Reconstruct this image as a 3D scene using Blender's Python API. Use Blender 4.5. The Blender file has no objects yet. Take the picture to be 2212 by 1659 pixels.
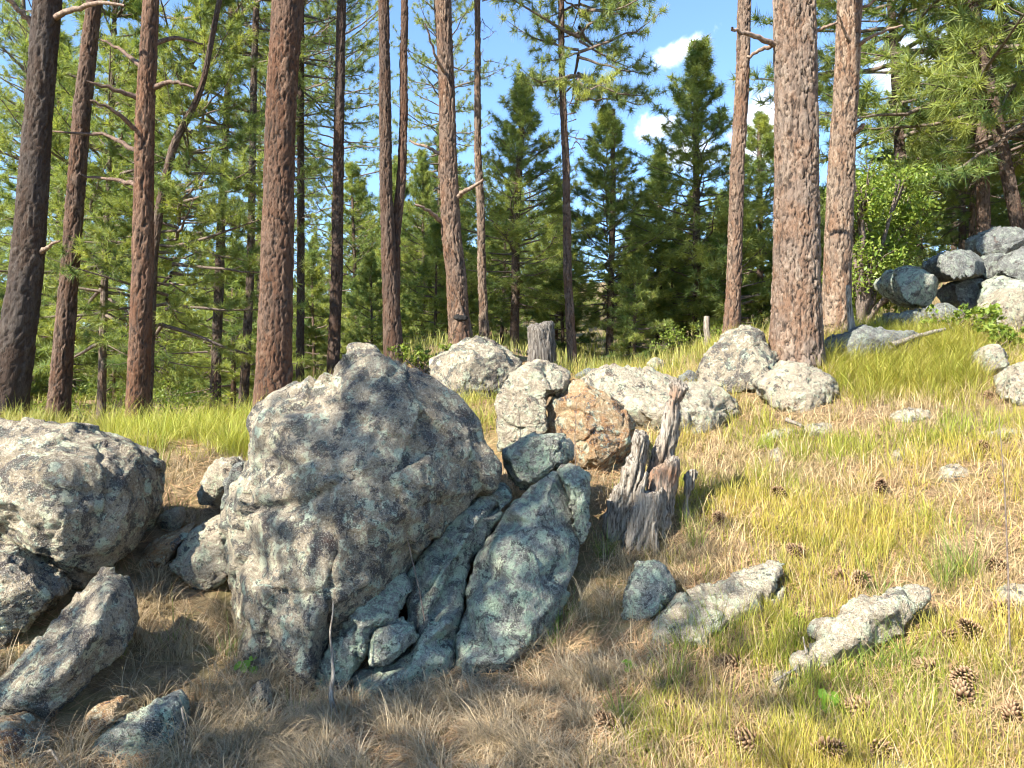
import bpy, math, random
import numpy as np
from mathutils import Vector, geometry
from mathutils.bvhtree import BVHTree

rng = np.random.default_rng(11)
random.seed(11)
SC = bpy.context.scene
COL = SC.collection
R = math.radians

# ------------------------------------------------------------------ camera, sky, sun, exposure
F, CU, CV, CZ = 1671.0, 1106.0, 829.5, 1.6        # working focal length / centre (units of a 2212 px wide picture), eye height
cam = bpy.data.cameras.new('camera')
cam.sensor_width = 36.0
cam.lens = 36.0 * F / 2212.0
cam.clip_start, cam.clip_end = 0.05, 2000
camo = bpy.data.objects.new('camera', cam)
camo.location = (0, 0, CZ)
camo.rotation_euler = (R(90), 0, 0)
COL.objects.link(camo)
SC.camera = camo

SUN_EL, SUN_AZ = R(40), math.atan2(-0.73, -0.68)   # azimuth as atan2(x, y): from the left, a little behind the camera
SUN_DIR = Vector((math.sin(SUN_AZ) * math.cos(SUN_EL), math.cos(SUN_AZ) * math.cos(SUN_EL), math.sin(SUN_EL)))
sun = bpy.data.lights.new('sun', 'SUN')
sun.energy = 4.9
sun.angle = R(0.5)
sun.color = (1.0, 0.94, 0.83)
suno = bpy.data.objects.new('sun', sun)
suno.rotation_euler = SUN_DIR.to_track_quat('Z', 'Y').to_euler()
suno.location = (-10, -6, 15)
COL.objects.link(suno)

SC.view_settings.view_transform = 'Standard'
SC.view_settings.look = 'None'
SC.view_settings.gamma = 1.0
SC.view_settings.use_curve_mapping = False
SC.view_settings.exposure = 1.82
SC.cycles.filter_width = 1.15
SC.cycles.use_adaptive_sampling = True
SC.cycles.adaptive_threshold = 0.035
SC.cycles.adaptive_min_samples = 16
SC.cycles.max_bounces = 6
SC.cycles.diffuse_bounces = 3
SC.cycles.glossy_bounces = 1
SC.cycles.transmission_bounces = 4
SC.cycles.transparent_max_bounces = 4
SC.cycles.caustics_reflective = False
SC.cycles.caustics_refractive = False


class NT:
    """tiny helper to write node trees"""
    def __init__(s, nt):
        s.nt = nt
        nt.nodes.clear()

    def n(s, t, ins=None, **kw):
        nd = s.nt.nodes.new(t)
        for k, v in kw.items():
            setattr(nd, k, v)
        for k, v in (ins or {}).items():
            sock = nd.inputs[k]
            if hasattr(v, 'is_linked') or isinstance(v, bpy.types.NodeSocket):
                s.nt.links.new(v, sock)
            else:
                sock.default_value = v
        return nd

    def math(s, op, a, b=0.0, clamp=False):
        nd = s.n('ShaderNodeMath', operation=op, use_clamp=clamp)
        for i, v in enumerate((a, b)):
            if isinstance(v, bpy.types.NodeSocket):
                s.nt.links.new(v, nd.inputs[i])
            else:
                nd.inputs[i].default_value = v
        return nd.outputs[0]

    def mix(s, f, a, b, bt='MIX'):
        nd = s.n('ShaderNodeMix', data_type='RGBA', blend_type=bt)
        for sock, v in ((nd.inputs[0], f), (nd.inputs[6], a), (nd.inputs[7], b)):
            if isinstance(v, bpy.types.NodeSocket):
                s.nt.links.new(v, sock)
            else:
                sock.default_value = v if not isinstance(v, tuple) else (*v, 1)[:4]
        return nd.outputs[2]

    def ramp(s, f, lo, hi):
        return s.n('ShaderNodeMapRange', {0: f, 1: lo, 2: hi}, interpolation_type='SMOOTHSTEP').outputs[0]

    def noise(s, vec, scale, detail=3.0, rough=0.55, dist=0.0):
        return s.n('ShaderNodeTexNoise', {'Vector': vec, 'Scale': scale, 'Detail': detail, 'Roughness': rough, 'Distortion': dist}).outputs[0]


world = bpy.data.worlds.new('World')
SC.world = world
world.use_nodes = True
w = NT(world.node_tree)
sky = w.n('ShaderNodeTexSky', sky_type='NISHITA', sun_disc=False, sun_elevation=SUN_EL, sun_rotation=SUN_AZ,
          altitude=1600.0, air_density=1.0, dust_density=0.3, ozone_density=2.5)
tc = w.n('ShaderNodeTexCoord').outputs['Generated']
sp = w.n('ShaderNodeSeparateXYZ', {0: tc})
yy = w.math('MAXIMUM', sp.outputs[1], 0.05)
gu = w.math('DIVIDE', sp.outputs[0], yy)
gv = w.math('DIVIDE', sp.outputs[2], yy)
cn = w.noise(tc, 16.0, 7.0, 0.66, 0.4)
cn2 = w.noise(tc, 2.4, 4.0, 0.5)


def cloud(U, V, ru, rv, ang, k):
    """a cumulus in a fixed direction of the sky"""
    du = w.math('SUBTRACT', gu, (U - CU) / F)
    dv = w.math('SUBTRACT', gv, (CV - V) / F)
    c, s = math.cos(ang), math.sin(ang)
    a = w.math('ADD', w.math('MULTIPLY', du, c), w.math('MULTIPLY', dv, s))
    b = w.math('SUBTRACT', w.math('MULTIPLY', dv, c), w.math('MULTIPLY', du, s))
    a = w.math('DIVIDE', a, ru / F)
    b = w.math('DIVIDE', b, rv / F)
    q = w.math('SQRT', w.math('ADD', w.math('MULTIPLY', a, a), w.math('MULTIPLY', b, b)))
    e = w.math('ADD', w.math('SUBTRACT', 1.0, q), w.math('MULTIPLY', w.math('SUBTRACT', cn, 0.5), k))
    return w.ramp(e, 0.0, 1.0)


m = cloud(1462, 110, 100, 30, R(30), 3.0)
for a in ((1640, 285, 65, 100, R(-12), 3.2), (1425, 275, 60, 40, R(35), 3.2), (2010, 140, 130, 90, 0.2, 3.2), (1475, 330, 80, 60, 0.2, 3.0)):
    m = w.math('MAXIMUM', m, cloud(*a))
far = w.math('MULTIPLY', w.ramp(cn2, 0.60, 0.75), w.ramp(cn, 0.45, 0.62))
back = w.ramp(sp.outputs[1], 0.25, 0.05)
m = w.math('MAXIMUM', m, w.math('MULTIPLY', far, back))
blue = w.mix(1.0, sky.outputs[0], (0.90, 1.0, 1.06), 'MULTIPLY')
skyc = w.mix(m, blue, (6.6, 6.8, 7.2))
bg = w.n('ShaderNodeBackground', {'Color': skyc, 'Strength': 0.108})
out = w.n('ShaderNodeOutputWorld', {'Surface': bg.outputs[0]})


# ------------------------------------------------------------------ helpers
def P(U, V, d):
    return np.array(((U - CU) / F * d, d, CZ - (V - CV) / F * d))


def tag(o, label, cat, group=None, kind=None):
    if label: o['label'] = label
    if cat: o['category'] = cat
    if group: o['group'] = group
    if kind: o['kind'] = kind
    return o


def link(name, mesh, mat=None, parent=None):
    o = bpy.data.objects.new(name, mesh)
    COL.objects.link(o)
    if mat is not None and mesh is not None and not mesh.materials:
        mesh.materials.append(mat)
    if parent is not None:
        o.parent = parent
    return o


def empty(name, loc):
    o = bpy.data.objects.new(name, None)
    o.empty_display_size = 0.1
    o.location = loc
    COL.objects.link(o)
    return o


def mesh_np(name, verts, faces, cols=None, smooth=False):
    """verts (N,3); faces: list of arrays (M,3) or (M,4); cols (N,3|4) point colours"""
    me = bpy.data.meshes.new(name)
    verts = np.asarray(verts, np.float32)
    me.vertices.add(len(verts))
    me.vertices.foreach_set('co', verts.ravel())
    faces = [np.asarray(f, np.int32) for f in faces if len(f)]
    loops = np.concatenate([f.ravel() for f in faces])
    tot = np.concatenate([np.full(len(f), f.shape[1], np.int32) for f in faces])
    start = np.concatenate(([0], np.cumsum(tot)[:-1])).astype(np.int32)
    me.loops.add(len(loops))
    me.loops.foreach_set('vertex_index', loops)
    me.polygons.add(len(tot))
    me.polygons.foreach_set('loop_start', start)
    me.polygons.foreach_set('loop_total', tot)
    if smooth:
        me.polygons.foreach_set('use_smooth', np.ones(len(tot), bool))
    if cols is not None:
        a = me.color_attributes.new('Col', 'FLOAT_COLOR', 'POINT')
        c = np.ones((len(verts), 4), np.float32)
        c[:, :cols.shape[1]] = cols
        a.data.foreach_set('color', c.ravel())
    me.update(calc_edges=True)
    return me


_perm = np.random.default_rng(5).permutation(4096).astype(np.int64)
_grad = np.random.default_rng(6).normal(size=(4096, 3))
_grad /= np.linalg.norm(_grad, axis=1)[:, None]


def perlin(p):
    p = np.asarray(p, np.float64)
    i = np.floor(p).astype(np.int64)
    f = p - i
    u = f * f * f * (f * (f * 6 - 15) + 10)
    r = 0
    for dx in (0, 1):
        for dy in (0, 1):
            for dz in (0, 1):
                h = _perm[(_perm[(_perm[(i[:, 0] + dx) & 4095] + i[:, 1] + dy) & 4095] + i[:, 2] + dz) & 4095]
                g = _grad[h]
                dt = g[:, 0] * (f[:, 0] - dx) + g[:, 1] * (f[:, 1] - dy) + g[:, 2] * (f[:, 2] - dz)
                wx = u[:, 0] if dx else 1 - u[:, 0]
                wy = u[:, 1] if dy else 1 - u[:, 1]
                wz = u[:, 2] if dz else 1 - u[:, 2]
                r = r + dt * wx * wy * wz
    return r * 1.6


def fbm(p, oct=4, gain=0.5):
    a, s, r = 1.0, 1.0, 0
    for k in range(oct):
        r = r + a * perlin(p * s + 17.3 * k)
        a *= gain
        s *= 2.03
    return r


def sstep(x, a, b):
    t = np.clip((x - a) / (b - a), 0, 1)
    return t * t * (3 - 2 * t)


# ------------------------------------------------------------------ materials
def new_mat(name):
    m = bpy.data.materials.new(name)
    m.use_nodes = True
    return m, NT(m.node_tree)


def finish(t, col, rough=0.9, height=None, bump=0.4, dist=0.01, spec=0.25):
    nrm = None
    if height is not None:
        nrm = t.n('ShaderNodeBump', {'Strength': bump, 'Distance': dist, 'Height': height}).outputs[0]
    ins = {'Base Color': col if isinstance(col, bpy.types.NodeSocket) else (*col, 1), 'Roughness': rough, 'Specular IOR Level': spec}
    if nrm is not None: ins['Normal'] = nrm
    b = t.n('ShaderNodeBsdfPrincipled', ins)
    t.n('ShaderNodeOutputMaterial', {'Surface': b.outputs[0]})


def rock_material(name, base_a, base_b, lichen, lich_amt, dark_amt, rust_amt, green=(0.33, 0.40, 0.30)):
    m, t = new_mat(name)
    v = t.n('ShaderNodeTexCoord').outputs['Object']
    def off(a): return t.n('ShaderNodeVectorMath', {0: v, 1: a}, operation='ADD').outputs[0]
    big = t.noise(v, 2.6, 3, 0.6)
    mid = t.noise(v, 16.0, 5, 0.7, 0.5)
    mid2 = t.noise(off((7.1, 3.3, 5.7)), 12.0, 5, 0.7, 0.4)
    mid3 = t.noise(off((-4.1, 9.3, 1.7)), 8.0, 5, 0.7, 0.6)
    fine = t.noise(v, 48.0, 4, 0.7, 0.3)
    spk = t.noise(v, 210.0, 1, 0.5)
    fz = t.math('SUBTRACT', fine, 0.5)
    col = t.mix(t.ramp(big, 0.38, 0.62), base_a, base_b)
    col = t.mix(t.math('MULTIPLY', t.ramp(fine, 0.50, 0.64), 0.5), col, t.mix(1.0, base_b, (1.6, 1.6, 1.6), 'MULTIPLY'))
    col = t.mix(t.math('MULTIPLY', t.ramp(fine, 0.50, 0.38), 0.5), col, t.mix(1.0, base_a, (0.5, 0.5, 0.55), 'MULTIPLY'))
    # rusty iron stains
    col = t.mix(t.math('MULTIPLY', t.ramp(t.math('ADD', mid3, t.math('MULTIPLY', fz, 0.3)), 0.62 - rust_amt * 0.17, 0.74 - rust_amt * 0.17), 0.8), col, (0.28, 0.13, 0.045))
    # crusts of pale grey-green lichen
    l1 = t.math('ADD', mid, t.math('MULTIPLY', fz, 0.4))
    col = t.mix(t.math('MULTIPLY', t.ramp(l1, 0.63 - lich_amt * 0.22, 0.68 - lich_amt * 0.20), 0.85), col, lichen)
    l2 = t.math('ADD', mid2, t.math('MULTIPLY', fz, 0.4))
    col = t.mix(t.math('MULTIPLY', t.ramp(l2, 0.62 - lich_amt * 0.14, 0.66 - lich_amt * 0.13), 0.8), col, green)
    # rosettes of lichen with crisp rims
    dv = t.n('ShaderNodeVectorMath', {0: v, 1: t.n('ShaderNodeVectorMath', {0: t.n('ShaderNodeTexNoise', {'Vector': v, 'Scale': 26.0, 'Detail': 3.0}).outputs[1], 'Scale': 0.07}, operation='SCALE').outputs[0]}, operation='ADD').outputs[0]
    vo = t.n('ShaderNodeTexVoronoi', {'Vector': dv, 'Scale': 11.0, 'Randomness': 1.0})
    vc = t.n('ShaderNodeSeparateColor', {0: vo.outputs['Color']})
    ros = t.math('MULTIPLY', t.ramp(t.math('ADD', vo.outputs['Distance'], t.math('MULTIPLY', vc.outputs[1], 0.22)), 0.50, 0.43), t.math('GREATER_THAN', vc.outputs[0], 0.78 - 0.45 * lich_amt))
    col = t.mix(t.math('MULTIPLY', ros, 0.8), col, t.mix(vc.outputs[2], lichen, green))
    # dark purple-brown lichen blotches
    d1 = t.math('ADD', t.math('ADD', t.math('MULTIPLY', mid3, 0.6), t.math('MULTIPLY', mid2, 0.4)), t.math('MULTIPLY', fz, 0.38))
    col = t.mix(t.math('MULTIPLY', t.ramp(d1, 0.575 - dark_amt * 0.09, 0.61 - dark_amt * 0.085), 0.85), col, (0.040, 0.034, 0.036))
    col = t.mix(t.math('MULTIPLY', t.ramp(spk, 0.56, 0.66), 0.4), col, (0.05, 0.045, 0.042))
    col = t.mix(t.math('MULTIPLY', t.ramp(spk, 0.44, 0.34), 0.3), col, (0.60, 0.58, 0.50))
    h = t.math('ADD', t.math('ADD', t.math('MULTIPLY', fine, 0.8), t.math('MULTIPLY', spk, 0.3)), t.math('MULTIPLY', mid, 1.1))
    finish(t, col, 0.92, h, 1.0, 0.022, 0.2)
    return m


ROCK_GREY = rock_material('granite_grey_lichen', (0.215, 0.175, 0.12), (0.29, 0.245, 0.175), (0.385, 0.385, 0.265), 0.40, 0.75, 0.15)
ROCK_GREEN = rock_material('granite_green_lichen', (0.185, 0.185, 0.15), (0.245, 0.24, 0.195), (0.33, 0.38, 0.27), 0.60, 0.45, 0.05, (0.25, 0.325, 0.225))
ROCK_PALE = rock_material('granite_pale', (0.29, 0.24, 0.17), (0.25, 0.215, 0.155), (0.355, 0.36, 0.25), 0.45, 0.3, 0.25, (0.33, 0.36, 0.25))
ROCK_TAN = rock_material('granite_tan', (0.29, 0.20, 0.105), (0.25, 0.175, 0.10), (0.38, 0.34, 0.22), 0.25, 0.3, 0.8)
ROCK_DARK = rock_material('granite_dark_shaded', (0.105, 0.107, 0.10), (0.145, 0.147, 0.135), (0.22, 0.245, 0.20), 0.45, 0.45, 0.1, (0.18, 0.215, 0.165))  # dark lichened rock, with the trees' shade on the outcrop put into the colour

GROUND_M, t = new_mat('pine_litter_soil')
v = t.n('ShaderNodeTexCoord').outputs['Object']
n1 = t.noise(v, 1.3, 5, 0.65, 0.5)
n2 = t.noise(v, 14.0, 6, 0.75, 0.6)
n3 = t.noise(v, 95.0, 3, 0.7)
c = t.mix(t.ramp(n2, 0.3, 0.7), (0.14, 0.095, 0.055), (0.30, 0.22, 0.125))
c = t.mix(t.math('MULTIPLY', t.ramp(n1, 0.45, 0.62), 0.65), c, (0.25, 0.21, 0.085))
c = t.mix(t.math('MULTIPLY', t.ramp(n3, 0.55, 0.72), 0.7), c, (0.05, 0.036, 0.025))
c = t.mix(t.math('MULTIPLY', t.ramp(n3, 0.42, 0.28), 0.6), c, (0.42, 0.33, 0.21))
finish(t, c, 0.95, t.math('ADD', n2, t.math('MULTIPLY', n3, 0.6)), 0.9, 0.03, 0.1)


def leafy(name, transl=0.35, rough=0.6, sat=1.0):
    """surface colour comes from the blade / needle colour attribute"""
    m, t = new_mat(name)
    a = t.n('ShaderNodeAttribute', attribute_name='Col').outputs['Color']
    d = t.n('ShaderNodeBsdfPrincipled', {'Base Color': a, 'Roughness': rough, 'Specular IOR Level': 0.3})
    tr = t.n('ShaderNodeBsdfTranslucent', {'Color': t.mix(1.0, a, (1.15, 1.1, 0.55), 'MULTIPLY')})
    mx = t.n('ShaderNodeMixShader', {0: transl, 1: d.outputs[0], 2: tr.outputs[0]})
    t.n('ShaderNodeOutputMaterial', {'Surface': mx.outputs[0]})
    return m


GRASS_M = leafy('grass_blades', 0.32, 0.55)
DRY_M = leafy('dry_grass', 0.15, 0.7)
NEEDLE_M = leafy('pine_needles_green', 0.5, 0.5)
LEAF_M = leafy('broad_leaves', 0.4, 0.45)

BARK_M, t = new_mat('ponderosa_bark')
a = t.n('ShaderNodeAttribute', attribute_name='Col')
sepc = t.n('ShaderNodeSeparateColor', {0: a.outputs['Color']})
v = t.n('ShaderNodeTexCoord').outputs['Object']
tint = t.n('ShaderNodeObjectInfo').outputs['Color']
fl = t.noise(t.n('ShaderNodeMapping', {'Vector': v, 'Scale': (1, 1, 0.35)}).outputs[0], 75.0, 5, 0.75, 0.6)
pt = t.noise(v, 2.2, 3, 0.6)
fw = t.noise(t.n('ShaderNodeMapping', {'Vector': v, 'Scale': (1, 1, 0.13)}).outputs[0], 30.0, 4, 0.65, 0.5)
bg_ = t.noise(v, 7.0, 5, 0.65, 0.5)
plate = t.mix(t.ramp(sepc.outputs[1], 0.2, 0.8), (0.21, 0.138, 0.095), (0.36, 0.30, 0.24))
plate = t.mix(t.math('MULTIPLY', t.ramp(fl, 0.56, 0.72), 0.4), plate, (0.46, 0.40, 0.33))
plate = t.mix(t.math('MULTIPLY', t.ramp(fl, 0.49, 0.38), 0.8), plate, (0.085, 0.055, 0.04))
plate = t.mix(t.math('MULTIPLY', t.ramp(bg_, 0.5, 0.66), 0.5), plate, (0.20, 0.165, 0.14))
plate = t.mix(t.math('MULTIPLY', t.ramp(pt, 0.42, 0.62), 0.6), plate, (0.215, 0.19, 0.168))
plate = t.mix(1.0, plate, t.mix(1.0, tint, (0.72, 0.72, 0.74), 'MULTIPLY'), 'MULTIPLY')
c = t.mix(t.ramp(sepc.outputs[0], 0.15, 0.85), (0.045, 0.034, 0.028), plate)
c = t.mix(t.math('MULTIPLY', t.ramp(fw, 0.54, 0.63), 0.7), c, (0.05, 0.038, 0.03))
finish(t, c, 0.9, t.math('SUBTRACT', t.math('ADD', fl, t.math('MULTIPLY', sepc.outputs[0], 0.6)), fw), 0.9, 0.016, 0.15)

TWIG_M, t = new_mat('twig_bark')
v = t.n('ShaderNodeTexCoord').outputs['Object']
tint = t.n('ShaderNodeObjectInfo').outputs['Color']
f1 = t.noise(v, 30.0, 4, 0.7)
c = t.mix(t.ramp(f1, 0.35, 0.65), (0.075, 0.058, 0.048), (0.20, 0.155, 0.125))
finish(t, t.mix(1.0, c, tint, 'MULTIPLY'), 0.9, f1, 0.6, 0.01, 0.15)

GREYWOOD_M, t = new_mat('weathered_grey_wood')
v = t.n('ShaderNodeTexCoord').outputs['Object']
a = t.n('ShaderNodeAttribute', attribute_name='Col')
sepc = t.n('ShaderNodeSeparateColor', {0: a.outputs['Color']})
gr = t.noise(t.n('ShaderNodeMapping', {'Vector': v, 'Rotation': (0, R(-14), 0), 'Scale': (1, 1, 0.055)}).outputs[0], 75.0, 5, 0.7, 0.2)
bl = t.noise(v, 9.0, 4, 0.6)
c = t.mix(t.ramp(gr, 0.36, 0.62), (0.055, 0.042, 0.032), (0.345, 0.305, 0.25))
c = t.mix(t.math('MULTIPLY', t.ramp(bl, 0.45, 0.7), 0.4), c, (0.36, 0.29, 0.22))
c = t.mix(t.math('MULTIPLY', sepc.outputs[0], t.math('MULTIPLY', t.ramp(t.math('ADD', gr, t.math('MULTIPLY', bl, 0.5)), 0.62, 0.86), 0.85)), c, (0.26, 0.11, 0.045))
c = t.mix(1.0, c, t.n('ShaderNodeObjectInfo').outputs['Color'], 'MULTIPLY')
finish(t, c, 0.85, gr, 0.9, 0.02, 0.15)

CONE_M, t = new_mat('pine_cone_scales')
a = t.n('ShaderNodeAttribute', attribute_name='Col').outputs['Color']
v = t.n('ShaderNodeTexCoord').outputs['Object']
finish(t, t.mix(t.math('MULTIPLY', t.noise(v, 120.0, 2), 0.6), a, (0.12, 0.07, 0.04)), 0.75, None, spec=0.2)

# ------------------------------------------------------------------ the ground
GP = [  # (U, V, distance) of places on the ground
    (0, 1659, 2.75), (400, 1659, 2.8), (800, 1659, 2.8), (1106, 1659, 2.75), (1500, 1659, 2.62), (1900, 1659, 2.45), (2212, 1659, 2.3),
    (-300, 1659, 2.8), (2500, 1600, 2.2),
    (100, 1590, 3.0), (450, 1560, 3.15), (700, 1545, 3.3), (950, 1490, 3.45), (1200, 1430, 3.5), (1350, 1400, 3.4), (1600, 1450, 3.05),
    (300, 1440, 3.45), (420, 1320, 3.85), (300, 1230, 4.1), (400, 1150, 4.5), (360, 1060, 5.0), (430, 990, 5.55), (350, 945, 6.3),
    (470, 945, 6.4), (120, 1300, 3.7), (30, 1430, 3.3), (-100, 1200, 3.9), (-200, 1000, 5.2), (-300, 935, 7.5), (100, 950, 6.4),
    (60, 905, 8.0), (125, 918, 8.6), (292, 940, 8.0), (220, 940, 10.5), (470, 902, 12.5), (530, 892, 12.0), (590, 900, 7.5),
    (1280, 1220, 4.05), (1400, 1185, 4.25), (1320, 1080, 4.6), (1500, 1080, 4.55), (1650, 1180, 4.0), (1700, 1300, 3.5), (1900, 1500, 2.85),
    (2150, 1450, 2.75), (2190, 1270, 3.3), (2000, 1150, 3.95), (2200, 1050, 4.25), (2500, 1100, 3.8), (1700, 1010, 5.1), (1600, 950, 5.8), (1900, 960, 5.2),
    (2150, 900, 5.3), (2500, 850, 5.6), (1850, 860, 6.2), (2080, 790, 6.7), (1722, 780, 7.1), (1900, 790, 7.1), (2180, 740, 7.6),
    (1808, 735, 8.4), (2020, 700, 8.6), (2150, 680, 9.0), (2400, 650, 9.0), (2100, 560, 12.0), (2300, 520, 12.0), (1960, 690, 11.0), (1880, 700, 14.0),
    (1020, 875, 6.3), (1000, 850, 7.2), (1170, 800, 8.6), (1046, 735, 12.5), (990, 755, 9.6), (845, 795, 9.2), (1240, 808, 10.8), (1450, 825, 8.0),
    (1500, 830, 7.3), (1580, 725, 10.0), (1560, 775, 8.6), (1316, 785, 16.0), (1506, 775, 17.0), (1395, 800, 13.5), (720, 815, 11.0), (650, 842, 14.0),
    (1290, 745, 28.0), (1400, 755, 26.0), (1300, 690, 45.0), (1450, 690, 45.0), (1550, 700, 40.0), (1000, 740, 30.0), (800, 790, 25.0), (600, 835, 25.0),
    (300, 855, 25.0), (0, 860, 25.0), (-400, 870, 25.0), (200, 825, 50.0), (700, 780, 50.0), (1000, 700, 50.0), (1800, 690, 30.0), (2100, 620, 26.0), (2500, 560, 22.0),
    (-600, 850, 60.0), (1300, 620, 90.0), (800, 700, 90.0), (200, 780, 90.0), (2000, 640, 80.0), (2700, 600, 60.0),
]
gx = [P(*g) for g in GP]
gx += [np.array(a) for a in ((0, 0, 0.05), (0, 1.4, 0.05), (-2, 0.8, 0.1), (2, 0.8, 0.25), (0, -3, -0.4), (-4, 2, 0.35), (4, 1.5, 0.7), (-6, -2, 0.1), (6, -2, 0.6),
                             (-14, -6, 0.1), (14, -8, 1.0), (0, -20, -2), (-40, -20, -1), (40, -20, 3), (-60, 30, 0.3), (60, 30, 8), (0, -90, -5), (-120, 0, -1), (120, 0, 10),
                             (-100, 100, 2), (100, 100, 16), (0, 150, 20), (0, 400, 40), (-300, 300, 15), (300, 300, 40), (0, -400, -10), (-400, 0, 0), (400, 0, 20))]
gx = np.array(gx)


def warp(x, y):
    r = np.sqrt(x * x + y * y) + 1e-9
    k = np.log1p(r / 2.0) / r
    return np.stack((x * k, y * k), -1)


def tpsk(a, b):
    d2 = ((a[:, None, :] - b[None, :, :]) ** 2).sum(-1)
    return 0.5 * d2 * np.log(d2 + 1e-12)


_gc = warp(gx[:, 0], gx[:, 1])
_n = len(_gc)
_A = np.zeros((_n + 3, _n + 3))
_A[:_n, :_n] = tpsk(_gc, _gc) + np.eye(_n) * 0.004
_A[:_n, _n] = 1
_A[:_n, _n + 1:] = _gc
_A[_n:, :_n] = _A[:_n, _n:].T
_W = np.linalg.solve(_A, np.concatenate((gx[:, 2], np.zeros(3))))


def ground_smooth(x, y):
    x = np.asarray(x, float)
    y = np.asarray(y, float)
    out = np.empty(x.shape)
    xf, yf, of = x.ravel(), y.ravel(), out.ravel()
    for i in range(0, len(xf), 20000):
        q = warp(xf[i:i + 20000], yf[i:i + 20000])
        of[i:i + 20000] = tpsk(q, _gc) @ _W[:_n] + _W[_n] + q @ _W[_n + 1:]
    return of.reshape(x.shape)


def ground(x, y):
    x = np.asarray(x, float)
    y = np.asarray(y, float)
    z = ground_smooth(x, y)
    p = np.stack((x.ravel(), y.ravel(), np.zeros(x.size)), -1)
    bump = fbm(p * 1.7, 3) * 0.035 + fbm(p * 7.0 + 3.1, 3) * 0.014
    return z + bump.reshape(x.shape)


def build_ground():
    th = np.concatenate((np.linspace(-48, 48, 340), np.linspace(50, 310, 70)))
    rr = np.concatenate((np.linspace(0.05, 1.6, 10), np.geomspace(1.7, 12, 190), np.geomspace(12.3, 700, 60)))
    T, Rr = np.meshgrid(np.radians(th), rr)
    X, Y = Rr * np.sin(T), Rr * np.cos(T)
    Z = ground(X, Y)
    nr, nt = X.shape
    idx = np.arange(nr * nt).reshape(nr, nt)
    a = idx[:-1, :]
    b = np.roll(idx, -1, 1)[:-1, :]
    c = np.roll(idx, -1, 1)[1:, :]
    d = idx[1:, :]
    f = np.stack((a, d, c, b), -1).reshape(-1, 4)
    me = mesh_np('ground', np.stack((X, Y, Z), -1).reshape(-1, 3), [f], smooth=True)
    o = link('ground', me, GROUND_M)
    tag(o, 'sloping forest floor of soil, needle litter and thin grass', 'ground', kind='structure')


build_ground()


def ground_hit(U, V, d0=1.8, d1=60.0):
    """distance at which the sight line through a picture place meets the ground"""
    ds = np.geomspace(d0, d1, 900)
    z = CZ - (V - CV) / F * ds
    g_ = ground((U - CU) / F * ds, ds)
    i = np.argmax(z < g_)
    return float(ds[i]) if (z < g_).any() else d1


# ------------------------------------------------------------------ rocks and weathered wood: solids grown from an outline
ROCKS = []      # for keeping grass out of rocks


def seg_dist(p, poly):
    """distance of points p (N,2) to a closed polygon's edges"""
    best = np.full(len(p), 1e9)
    for a, b in zip(poly, np.roll(poly, -1, 0)):
        ab = b - a
        t = np.clip(((p - a) @ ab) / (ab @ ab + 1e-9), 0, 1)
        best = np.minimum(best, np.linalg.norm(p - a - t[:, None] * ab, axis=1))
    return best


def line_dist(p, line):
    best = np.full(len(p), 1e9)
    for a, b in zip(line[:-1], line[1:]):
        ab = b - a
        t = np.clip(((p - a) @ ab) / (ab @ ab + 1e-9), 0, 1)
        best = np.minimum(best, np.linalg.norm(p - a - t[:, None] * ab, axis=1))
    return best


def inside(p, poly):
    r = np.zeros(len(p), bool)
    x, y = p[:, 0], p[:, 1]
    for (x1, y1), (x2, y2) in zip(poly, np.roll(poly, -1, 0)):
        c = (y1 > y) != (y2 > y)
        xi = (x2 - x1) * (y - y1) / (y2 - y1 + 1e-12) + x1
        r ^= c & (x < xi)
    return r


def dome(p, c, r, g, k, side, dist, maxd):
    """faceted bulge 0..1 made of k planes that touch an ellipsoid, held in by the outline"""
    h = np.full(len(p), 1.05)
    for j in range(k):
        an, ra = g.uniform(0, 2 * math.pi), math.sqrt(g.uniform(0.02, 0.55))
        q = np.array((math.cos(an), math.sin(an))) * ra
        e = math.sqrt(1 - ra * ra)
        gr = -q / e * g.uniform(0.8, 1.25)
        pl = e * g.uniform(0.9, 1.1) + ((p - c) / r - q) @ gr
        h = np.minimum(h, pl)
    wall = np.clip(dist / (side * 0.62 * maxd), 0, 1) ** 0.5
    h = np.maximum(h, 0.12)
    return np.minimum(h, 1.08) * wall


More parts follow.
